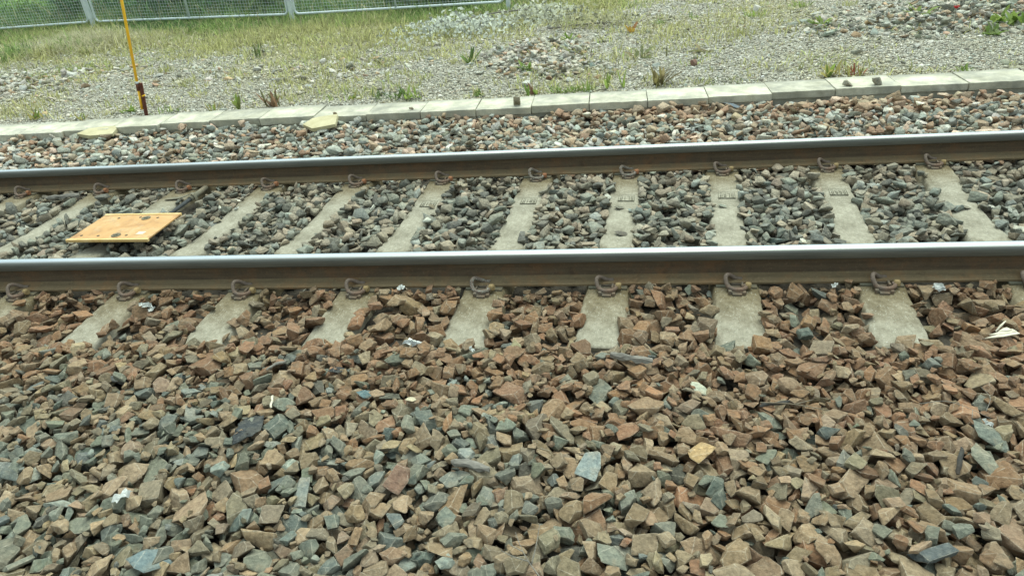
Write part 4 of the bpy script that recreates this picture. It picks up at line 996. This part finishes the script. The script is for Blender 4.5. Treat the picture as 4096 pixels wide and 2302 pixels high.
weed(4.05, 5.15, 'bushy green weed at the right picture edge on rubble', 30, 0.22, 0.05, 0.9, 0.2, [G2, G1], spread=0.08)
weed(3.75, 4.75, 'pale green leafy clump low at the right edge of the verge', 16, 0.18, 0.045, 0.5, 0.25, [(0.2, 0.26, 0.1), G1], 'rosette_weed', jag=0.2)
weed(-4.6, 5.95, 'dark brushy stems among dry grass right of the pole', 22, 0.24, 0.008, 1.15, 0.05, [(0.08, 0.075, 0.04), G3], spread=0.05)
weed(-1.55, 4.75, 'tall thin green stem with leaves left of the rubble heap', 8, 0.26, 0.035, 1.0, 0.2, [G1, G3], spread=0.02)
for i, (xx, yy, t) in enumerate(((-3.2, 5.6, 'middle left'), (-2.6, 5.0, 'left of the rubble heap'), (-5.6, 5.4, 'behind the yellow pole'), (-4.9, 4.6, 'just right of the yellow pole'), (1.45, 5.6, 'below the bright green tuft'), (3.0, 6.9, 'at the top right'))):
    weed(xx, yy, 'yellowish dry grass tuft on the gravel '+t, 42, 0.15, 0.009, 0.95, 0.25, [tuple(DRY), (0.25, 0.26, 0.09)], 'grass_tuft', spread=0.07)
pf = empty('poppy', (3.48, 5.05, float(ground_z(3.48, 5.05)))); tag(pf, 'single red poppy among the grey rubble at upper right', 'flower')
m = MB(); m.tube([(0, 0, -0.01), (0.01, 0, 0.10), (0, 0.005, 0.20)], 0.003, 6); m.build('stem', M['bark'], pf)
m = MB(); lay_ = m.bm.loops.layers.float_color.new('tint')
for q in range(5): leaf_strip(m, lay_, (0, 0, 0.20), q*1.26, 0.045, 0.05, 0.7, 0.1, (0.5, 0.05, 0.05))
m.build('petals', M['leaf'], pf, recalc=False, smooth=True)

# ------------------------------------------------------------------ cut branches with pale leaves
def leaf_cloud(name, P, size, tints, parent=None, upright=0.6):
    n = len(P); a = rng.normal(0, 1, (n, 3)); a /= np.linalg.norm(a, axis=1, keepdims=True)
    b = np.cross(a, rng.normal(0, 1, (n, 3))); b /= np.linalg.norm(b, axis=1, keepdims=True); c = np.cross(a, b)
    s = size*rng.uniform(0.6, 1.3, (n, 1))
    Q = np.stack([P-b*s, P+c*s*0.55+a*s*0.18, P+b*s, P-c*s*0.55+a*s*0.18], 1)
    L = (np.arange(n)[:, None]*4+np.array([0, 1, 2, 0, 2, 3])[None]).ravel(); S = np.arange(0, len(L), 3)
    C = np.concatenate([np.repeat(np.clip(tints, 0.01, 0.9), 6, 0), np.ones((n*6, 1))], 1)
    return np_mesh(name, Q.reshape(-1, 3), L, S, M['leaf'], C, parent)
def fallen(x, y, rx, ry, n, col, label, pts):
    root = empty('cut_branch', (x, y, float(ground_z(x, y)))); tag(root, label, 'branch', 'cut branches below the fence')
    t = rng.normal(0, 0.55, (n, 2)); P = np.stack([t[:, 0]*rx, t[:, 1]*ry, 0.03+np.abs(rng.normal(0, 0.12, n))*np.exp(-(t**2).sum(1))+0.02], 1)
    tn = np.array(col)*rng.normal(1, 0.16, (n, 1)); dk = rng.random(n) < 0.28; tn[dk] *= 0.45
    leaf_cloud('leaves', P, 0.032, tn, root)
    m = MB()
    for p in pts: pp_ = smooth_path(p, 4); m.tube(pp_, [0.012*(1-0.6*i/len(pp_)) for i in range(len(pp_))], 7)
    m.build('stem', M['greywood'], root)
fallen(-2.15, 7.0, 0.75, 0.55, 1100, (0.64, 0.67, 0.60), 'cut branch with many silvery white leaves lying left of the right fence post', [[(0.9, 1.05, 0.10), (0.4, 0.6, 0.14), (-0.1, 0.25, 0.1), (-0.5, 0.0, 0.03)], [(0.35, 0.55, 0.13), (0.25, 0.2, 0.06)]])
fallen(-1.05, 7.75, 0.6, 0.75, 860, (0.58, 0.59, 0.48), 'cut branch with cream and dark leaves heaped right of the right fence post', [[(-0.3, -0.5, 0.03), (0.1, -0.2, 0.08), (0.5, 0.1, 0.05)]])
fallen(-0.25, 6.75, 0.7, 0.2, 260, (0.42, 0.41, 0.26), 'low row of withered brownish leaves on the gravel right of the cut branches', [[(-0.6, 0.0, 0.02), (0, 0.05, 0.04), (0.6, 0.0, 0.02)]])

# ------------------------------------------------------------------ fence
POSTS = [(-13.6, 9.55, 0.0), (-9.50, 9.60, 0.0), (-5.55, 9.42, -0.09), (-1.68, 9.12, -0.09), (2.3, 8.95, -0.09)]
FH = 1.75
for i, (x, y, z) in enumerate(POSTS[1:4]):
    m = MB(); m.box((-0.034, -0.034, -0.25), (0.034, 0.034, FH+0.10), 0.006); m.box((-0.037, -0.037, FH+0.10), (0.037, 0.037, FH+0.118), 0.004)
    o = m.build('fence_post', M['galv']); o.location = (x, y, z); o.rotation_euler = (0, R(2.0*(i-1)), 0)
    tag(o, ['galvanised fence post left of the yellow pole', 'galvanised fence post right of the yellow pole, between two mesh panels', 'galvanised fence post standing alone at the right end beside the leaf heaps'][i], 'fence post', 'galvanised posts of the fence')
PL = ['mesh fence panel at the far left with green grass behind', 'mesh fence panel behind the yellow pole with dark bushes behind', 'mesh fence panel third from the left, only its bottom rail in view']
for i in range(3):
    a, b = Vector(POSTS[i]), Vector(POSTS[i+1]); d = (b-a); Lw = d.length; d.normalize()
    root = empty('wire_fence', a+d*0.0); tag(root, PL[i], 'fence panel', 'mesh panels of the fence')
    root.rotation_euler = (0, -math.asin(d.z), math.atan2(d.y, d.x))
    x0, x1, z0, z1, rc = 0.075, Lw-0.075, 0.17, FH, 0.07
    def arc(cx, cz, a0): return [(cx+rc*math.cos(R(a0+q*15)), 0, cz+rc*math.sin(R(a0+q*15))) for q in range(7)]
    loop = arc(x0+rc, z0+rc, 180)+arc(x1-rc, z0+rc, 270)+arc(x1-rc, z1-rc, 0)+arc(x0+rc, z1-rc, 90)
    m = MB(); m.tube(loop+[loop[0]], 0.021, 10, cap=False); m.build('panel_frame', M['galv'], root)
    m = MB(); m.tube([(Lw/2, 0.0, z0), (Lw/2, 0, z1)], 0.020, 8); m.build('upright', M['galv'], root)
    m = MB()
    for q in np.arange(x0+0.05, x1-0.03, 0.052): m.tube([(q, -0.003, z0), (q, -0.003, z1)], 0.0022, 4, cap=False)
    for q in np.arange(z0+0.05, z1-0.03, 0.052): m.tube([(x0, 0.003, q), (x1, 0.003, q)], 0.0022, 4, cap=False)
    m.build('wire_mesh', M['galv'], root)
pth = MB()
for a, b, c, d in zip(np.linspace(-7.5, 2, 12)[:-1], np.linspace(-7.5, 2, 12)[1:], [0]*11, [0]*11):
    za, zb = [float(ground_z(q, 12.2))+0.02 for q in (a, b)]
    pth.quad([(a, 11.4, za), (b, 11.3, zb), (b, 12.9, zb), (a, 13.0, za)])
tag(pth.build('path', M['path']), kind='structure')

# ------------------------------------------------------------------ shrubs beyond the fence
def shrub(x, y, rx, ry, h, n, col, label, berries=0):
    root = empty('shrub', (x, y, float(ground_z(x, y)))); tag(root, label, 'shrub', 'shrubs behind the fence')
    nc = 26; cc = rng.normal(0, 0.5, (nc, 3)); cc = cc/np.maximum(1, np.linalg.norm(cc, axis=1, keepdims=True)*1.05)
    k_ = rng.integers(nc, size=n); P = cc[k_]*0.82+rng.normal(0, 0.15, (n, 3)); P = P*np.array((rx, ry, h*0.5))+np.array((0, 0, h*0.5)); P[:, 2] = np.abs(P[:, 2])
    shade = rng.normal(1, 0.2, nc)[k_][:, None]
    leaf_cloud('foliage', P, 0.042, np.array(col)*shade*rng.normal(1, 0.2, (n, 1)), root)
    m = MB()
    for q in range(7):
        e = cc[q]*np.array((rx, ry, h*0.4)); m.tube([(e[0]*0.1, e[1]*0.1, -0.03), (e[0]*0.5, e[1]*0.5, h*0.3), (e[0], e[1], h*0.5+e[2])], [0.018, 0.012, 0.005], 6)
    m.build('stems', M['bark'], root)
    if berries:
        m_ = MB()
        for q in range(berries):
            c = P[rng.integers(n)]*1.05; bmesh.ops.create_icosphere(m_.bm, subdivisions=1, radius=0.022, matrix=Matrix.Translation(c))
        m_.build('blossoms', M['blossom'], root)
k = NB('dark_red_blossom'); M['blossom'] = k.out((0.22, 0.04, 0.05), 0.6)
shrub(-12.6, 11.0, 1.2, 0.7, 1.0, 2400, (0.30, 0.44, 0.16), 'light green leafy shrub behind the far left fence panel')
shrub(-10.35, 10.6, 0.95, 0.6, 1.2, 2800, (0.17, 0.32, 0.15), 'dark green shrub with dark red blossoms left of the left fence post', 60)
shrub(-8.9, 10.6, 1.05, 0.65, 1.3, 3200, (0.17, 0.32, 0.15), 'dark bluish green shrub with dark red blossoms right behind the yellow pole', 60)
shrub(-7.4, 10.6, 1.0, 0.6, 1.1, 3000, (0.17, 0.32, 0.15), 'dark green dense shrub behind the middle of the second fence panel', 12)
shrub(-6.25, 10.4, 0.6, 0.5, 0.8, 1700, (0.26, 0.38, 0.15), 'mid green shrub behind the right end of the second fence panel')
shrub(-3.3, 10.0, 1.1, 0.5, 0.8, 2600, (0.13, 0.22, 0.11), 'dark low shrub behind the third fence panel', 0)
shrub(-11.6, 13.0, 1.6, 1.0, 1.3, 2400, (0.30, 0.44, 0.16), 'pale green shrub farther back at the top left corner')
shrub(-8.2, 13.5, 2.2, 1.0, 1.6, 3000, (0.17, 0.32, 0.15), 'dark shrub farther back above the second fence panel')

# ------------------------------------------------------------------ marker pole
mp = empty('marker_pole', (-4.665, 3.44, 0.0)); tag(mp, 'thin leaning yellow pole clamped to a rusty stake behind the kerb', 'marker pole')
lean = Vector((0.17, 0.0, 1)).normalized(); side = Vector((-0.036, -0.004, 0))
base = Vector((0, 0, -0.12))
def along(t): return Vector((0.0, 0.0, 0.0))+Vector((-0.02, 0, 0))*0+Vector((lean.x*t*0.0, 0, 0))+Vector((lean.x, 0, lean.z))*t
ang = Matrix.Rotation(math.atan2(lean.x, lean.z), 4, 'Y')
m = MB(); m.box((-0.003, -0.018, -0.12), (0.030, 0.000, 0.345), 0.003, ang); m.box((0.018, -0.030, -0.12), (0.022, 0.006, 0.345), 0.001, ang); m.build('rusty_stake', M['rust_stake'], mp)
m = MB(); m.tube([ang @ Vector((-0.020, -0.012, 0.08)), ang @ Vector((-0.020, -0.012, 0.265))], 0.0125, 12); m.build('pole_foot', M['yellow'], mp)
m = MB(); m.tube([ang @ Vector((-0.020, -0.012, 0.352)), ang @ Vector((-0.020, -0.012, 1.55))], 0.0135, 14); m.build('pole_tube', M['yellow'], mp)
m = MB(); m.tube([ang @ Vector((-0.020, -0.012, 0.266)), ang @ Vector((-0.020, -0.012, 0.333))], 0.017, 14); m.build('clamp', M['rust_stake'], mp)
m = MB(); m.tube([ang @ Vector((-0.020, -0.012, 0.333)), ang @ Vector((-0.020, -0.012, 0.356))], 0.0150, 14); m.build('collar', M['galv'], mp)
m = MB(); m.tube([ang @ Vector(p) for p in ((0.02, -0.03, 0.22), (0.04, -0.034, 0.228), (0.052, -0.03, 0.236))], 0.007, 7); m.build('wire_tie', M['yellow'], mp)

# ------------------------------------------------------------------ two yellow slabs half buried by the kerb
def slab(pts, z, tilt, label):
    mx_, my_ = sum(p[0] for p in pts)/len(pts), sum(p[1] for p in pts)/len(pts)
    pts = [(mx_+(x-mx_)*0.82+0.012*math.sin(i*3.7), my_+(y-my_)*0.80+0.010*math.cos(i*2.9)) for i, (x, y) in enumerate(pts)]
    m = MB(); n = len(pts); cx = sum(p[0] for p in pts)/n; cy = sum(p[1] for p in pts)/n
    t_ = [m.bm.verts.new((x-cx, y-cy, 0.012+0.004*math.sin(i*2.1))) for i, (x, y) in enumerate(pts)]; b_ = [m.bm.verts.new((x-cx, y-cy, -0.02)) for x, y in pts]
    m.bm.faces.new(t_); m.bm.faces.new(b_[::-1])
    for i in range(n): m.bm.faces.new((t_[i], b_[i], b_[(i+1) % n], t_[(i+1) % n]))
    o = m.build('yellow_slab', M['slab']); o.location = (cx, cy, z); o.rotation_euler = tilt; tag(o, label, 'slab', 'pale yellow slabs against the kerb')
slab([(-5.03, 2.80), (-4.82, 2.76), (-4.60, 2.80), (-4.58, 2.93), (-4.66, 2.985), (-4.80, 2.99), (-4.95, 2.94)], 0.030, (R(10), R(2), 0), 'pale yellow curved slab lying at the kerb foot left of the stake')
slab([(-2.78, 2.80), (-2.62, 2.70), (-2.40, 2.74), (-2.39, 2.90), (-2.43, 2.955), (-2.62, 2.965), (-2.70, 2.93)], 0.034, (R(13), R(-3), 0), 'pale yellow broken slab at the kerb foot with a stone on it')

# ------------------------------------------------------------------ sticks, scraps and twigs
def stone_z(x, y, r=0.02):
    i0, j0 = FLD.ix(x-r, y-r); i1, j1 = FLD.ix(x+r, y+r); h = FLD.H[max(0, i0):i1+1, max(0, j0):j1+1]; h = h[h < 1]
    return float(h.max()) if h.size else 0.0
def stick(a, b, rad, mat, name, label, cat, dz=0.0, wob=0.012, flat=1.0):
    za, zb = stone_z(*a), stone_z(*b); mid = stone_z((a[0]+b[0])/2, (a[1]+b[1])/2); up = max(0, mid-(za+zb)/2)
    n = 9; pts = []
    for i in range(n):
        t = i/(n-1); q = mnoise.noise(Vector((a[0]*9+t*3, a[1]*7, 1)))*wob; q2 = mnoise.noise(Vector((a[0]*9+t*3, a[1]*7, 5)))*wob
        pts.append((a[0]+(b[0]-a[0])*t+q, a[1]+(b[1]-a[1])*t+q2, za+(zb-za)*t+up+rad*flat*0.6+dz))
    c = Vector(pts[4]); pts = [Vector(p)-c for p in pts]
    m = MB(); m.tube(pts, [rad*(0.8+0.5*abs(mnoise.noise(Vector((i*1.3, a[0]*5, 0)))))*(0.55 if i in (0, n-1) else 1) for i in range(n)], 11)
    for v in m.bm.verts:
        v.co += Vector((0, 1, 1))*rad*0.55*mnoise.fractal(Vector((v.co.x*20, v.co.y*160, v.co.z*160+a[0]*3)), 0.8, 2, 3)
    for f in m.bm.faces: f.smooth = False
    if flat != 1.0:
        for v in m.bm.verts: v.co.z *= flat
    o = m.build(name, mat); o.location = c; tag(o, label, cat); return o
stick((-0.565, -1.300), (-0.425, -1.325), 0.014, M['greywood'], 'weathered_stick', 'split grey weathered stick lying on the near ballast at mid picture', 'stick')
stick((-0.02, -0.694), (0.150, -0.735), 0.014, M['greywood'], 'broken_stick', 'dark grey broken stick among rust stones below the fifth sleeper end', 'stick')
stick((1.062, -1.285), (1.108, -1.197), 0.008, M['dark'], 'charred_twig', 'short charred twig sticking up at right in the near ballast', 'twig')
stick((-4.140, 1.300), (-3.900, 1.345), 0.016, M['greywood'], 'birch_stick', 'pale birch like stick below the far rail near the left edge', 'stick')
stick((0.51, -0.985), (0.62, -0.96), 0.006, M['dark'], 'thin_rod', 'thin dark rod between stones left of the brown cobble', 'twig')
stick((-1.47, -0.80), (-1.40, -0.74), 0.006, M['greywood'], 'grey_splinter', 'thin grey splinter among rust stones left of the black stone', 'splinter')
stick((-1.36, -0.97), (-1.34, -1.04), 0.005, M['palewood'], 'pale_splinter', 'short pale splinter standing just above the slag lump', 'splinter')
sp = empty('wood_splinter', (1.515, -0.525, stone_z(1.515, -0.525, 0.04)+0.004), 0.25); sp.scale = (0.85, 0.75, 0.6); tag(sp, 'long bleached wood splinter lying on brown stones at the right edge', 'splinter')
m = MB()
for dy, l0, l1, zz in ((-0.010, -0.085, 0.085, 0.0), (0.006, -0.05, 0.080, 0.006), (0.018, 0.0, 0.060, 0.014)):
    a_ = [m.bm.verts.new(p) for p in ((l0, dy, zz), ((l0+l1)/2, dy-0.012, zz+0.004), (l1, dy-0.010, zz+0.006), (l1-0.01, dy+0.012, zz+0.010), ((l0+l1)/2, dy+0.010, zz+0.008))]
    b_ = [m.bm.verts.new(v.co+Vector((0, 0, -0.007))) for v in a_]
    m.bm.faces.new(a_); m.bm.faces.new(b_[::-1])
    for q in range(5): m.bm.faces.new((a_[q], b_[q], b_[(q+1) % 5], a_[(q+1) % 5]))
m.build('wood_body', M['palewood'], sp)
m = MB(); m.tube([(-0.01, 0.02, 0.012), (0.03, 0.045, 0.03), (0.062, 0.062, 0.045)], [0.004, 0.006, 0.003], 6); m.build('splinter_tip', M['palewood'], sp)
def scrap(x, y, s, mat, name, label, cat, zadd=0.004, stretch=1.0):
    m = MB(); n = 6; r = random.Random(int(abs(x)*977+abs(y)*313)); g = [[m.bm.verts.new(((i/(n-1)-0.5)*s*2*stretch*(1+r.gauss(0, 0.08)), (j/(n-1)-0.5)*s*1.3*(1+r.gauss(0, 0.12)), r.gauss(0, s*0.16)+0.3*s*abs(math.sin(i+r.random())))) for j in range(n)] for i in range(n)]
    for i in range(n-1):
        for j in range(n-1):
            if (i in (0, n-2) and j in (0, n-2) and r.random() < 0.6): continue
            m.bm.faces.new((g[i][j], g[i+1][j], g[i+1][j+1], g[i][j+1]))
    for v in [v for v in m.bm.verts if not v.link_faces]: m.bm.verts.remove(v)
    bmesh.ops.solidify(m.bm, geom=m.bm.faces[:], thickness=0.0015)
    o = m.build(name, mat); o.location = (x, y, stone_z(x, y, s*0.5)+zadd if y < 3 else float(ground_z(x, y))+0.02); o.rotation_euler = (r.gauss(0, 0.25), r.gauss(0, 0.25), r.uniform(0, 6.28)); tag(o, label, cat); return o
scrap(-0.875, -0.60, 0.028, M['foil'], 'foil_scrap', 'crumpled silver foil scrap among rust stones below the middle of the near rail', 'foil', stretch=1.5)
scrap(-2.36, -0.27, 0.030, M['white'], 'white_scrap', 'torn white scrap beside the second sleeper end at left', 'scrap')
scrap(-2.40, -0.19, 0.022, M['white'], 'white_scrap', 'smaller white scrap nearer the rail beside the second sleeper at left', 'scrap')
scrap(-1.05, -0.14, 0.024, M['white'], 'white_scrap', 'white feathery scrap under the near rail right of the fourth sleeper', 'scrap')
scrap(-0.90, 1.12, 0.022, M['white'], 'white_scrap', 'small white scrap on dark ballast between the rails', 'scrap')
scrap(1.00, -0.115, 0.020, M['white'], 'white_scrap', 'small grey white scrap by the near rail left of the broad sleeper', 'scrap')
scrap(1.43, -0.15, 0.026, M['white'], 'white_scrap', 'white flake on rust stones right of the broad sleeper', 'scrap')
scrap(1.26, -1.03, 0.018, M['white'], 'white_scrap', 'white scrap above the large grey green block at right', 'scrap')
scrap(-1.69, -1.50, 0.034, M['white'], 'white_scrap', 'crumpled whitish scrap between stones at lower left', 'scrap')
scrap(-2.52, 1.05, 0.022, M['white'], 'white_scrap', 'white scrap beside the first sleeper right of the yellow plate', 'scrap')
scrap(-0.60, -0.66, 0.016, M['white'], 'white_scrap', 'tiny white scrap below the middle sleeper end', 'scrap')
scrap(-9.6, 8.2, 0.07, M['white'], 'paper_litter', 'white paper litter in the grass at the far left', 'litter')
scrap(-3.05, 6.3, 0.07, M['white'], 'paper_litter', 'white litter on dry grass below the second fence post', 'litter')
scrap(-3.25, 4.25, 0.035, M['white'], 'paper_litter', 'white crumpled litter on gravel above the dark red dock', 'litter')
def twig(x, y, branches, rad, mat, label, name='dry_twig'):
    z = stone_z(x, y, 0.05); m = MB()
    for p in branches: pp_ = smooth_path(p, 5); m.tube(pp_, [rad*(1-0.6*i/len(pp_)) for i in range(len(pp_))], 6)
    o = m.build(name, mat); o.location = (x, y, z+0.004); tag(o, label, 'twig'); return o
twig(-0.255, -1.70, [[(0.05, -0.06, 0.0), (0.0, 0.0, 0.012), (-0.03, 0.05, 0.02), (-0.05, 0.10, 0.016)], [(0.0, 0.0, 0.012), (-0.05, 0.01, 0.02), (-0.085, 0.03, 0.018)], [(0.01, -0.01, 0.012), (0.02, 0.05, 0.03), (0.025, 0.11, 0.045)], [(-0.02, 0.03, 0.016), (-0.06, 0.05, 0.02)]], 0.0018, M['greywood'], 'grey branching dry twig on stones at the bottom edge, mid picture')
twig(1.16, -1.0, [[(-0.10, 0.03, 0.0), (-0.02, 0.02, 0.02), (0.06, -0.02, 0.01), (0.10, -0.06, 0.004)], [(0.05, -0.015, 0.012), (0.03, -0.06, 0.008)], [(0.09, -0.02, 0.01), (0.12, 0.03, 0.03), (0.115, 0.09, 0.03)]], 0.0013, M['greywood'], 'thin curly dry twig over brown stones at the right side')
twig(0.62, -0.99, [[(-0.1, 0.02, 0), (0.0, 0.0, 0.012), (0.12, -0.03, 0.01)], [(0.02, 0, 0.012), (0.08, 0.02, 0.016)]], 0.003, M['bark'], 'dark lying twig below the brown cobble')
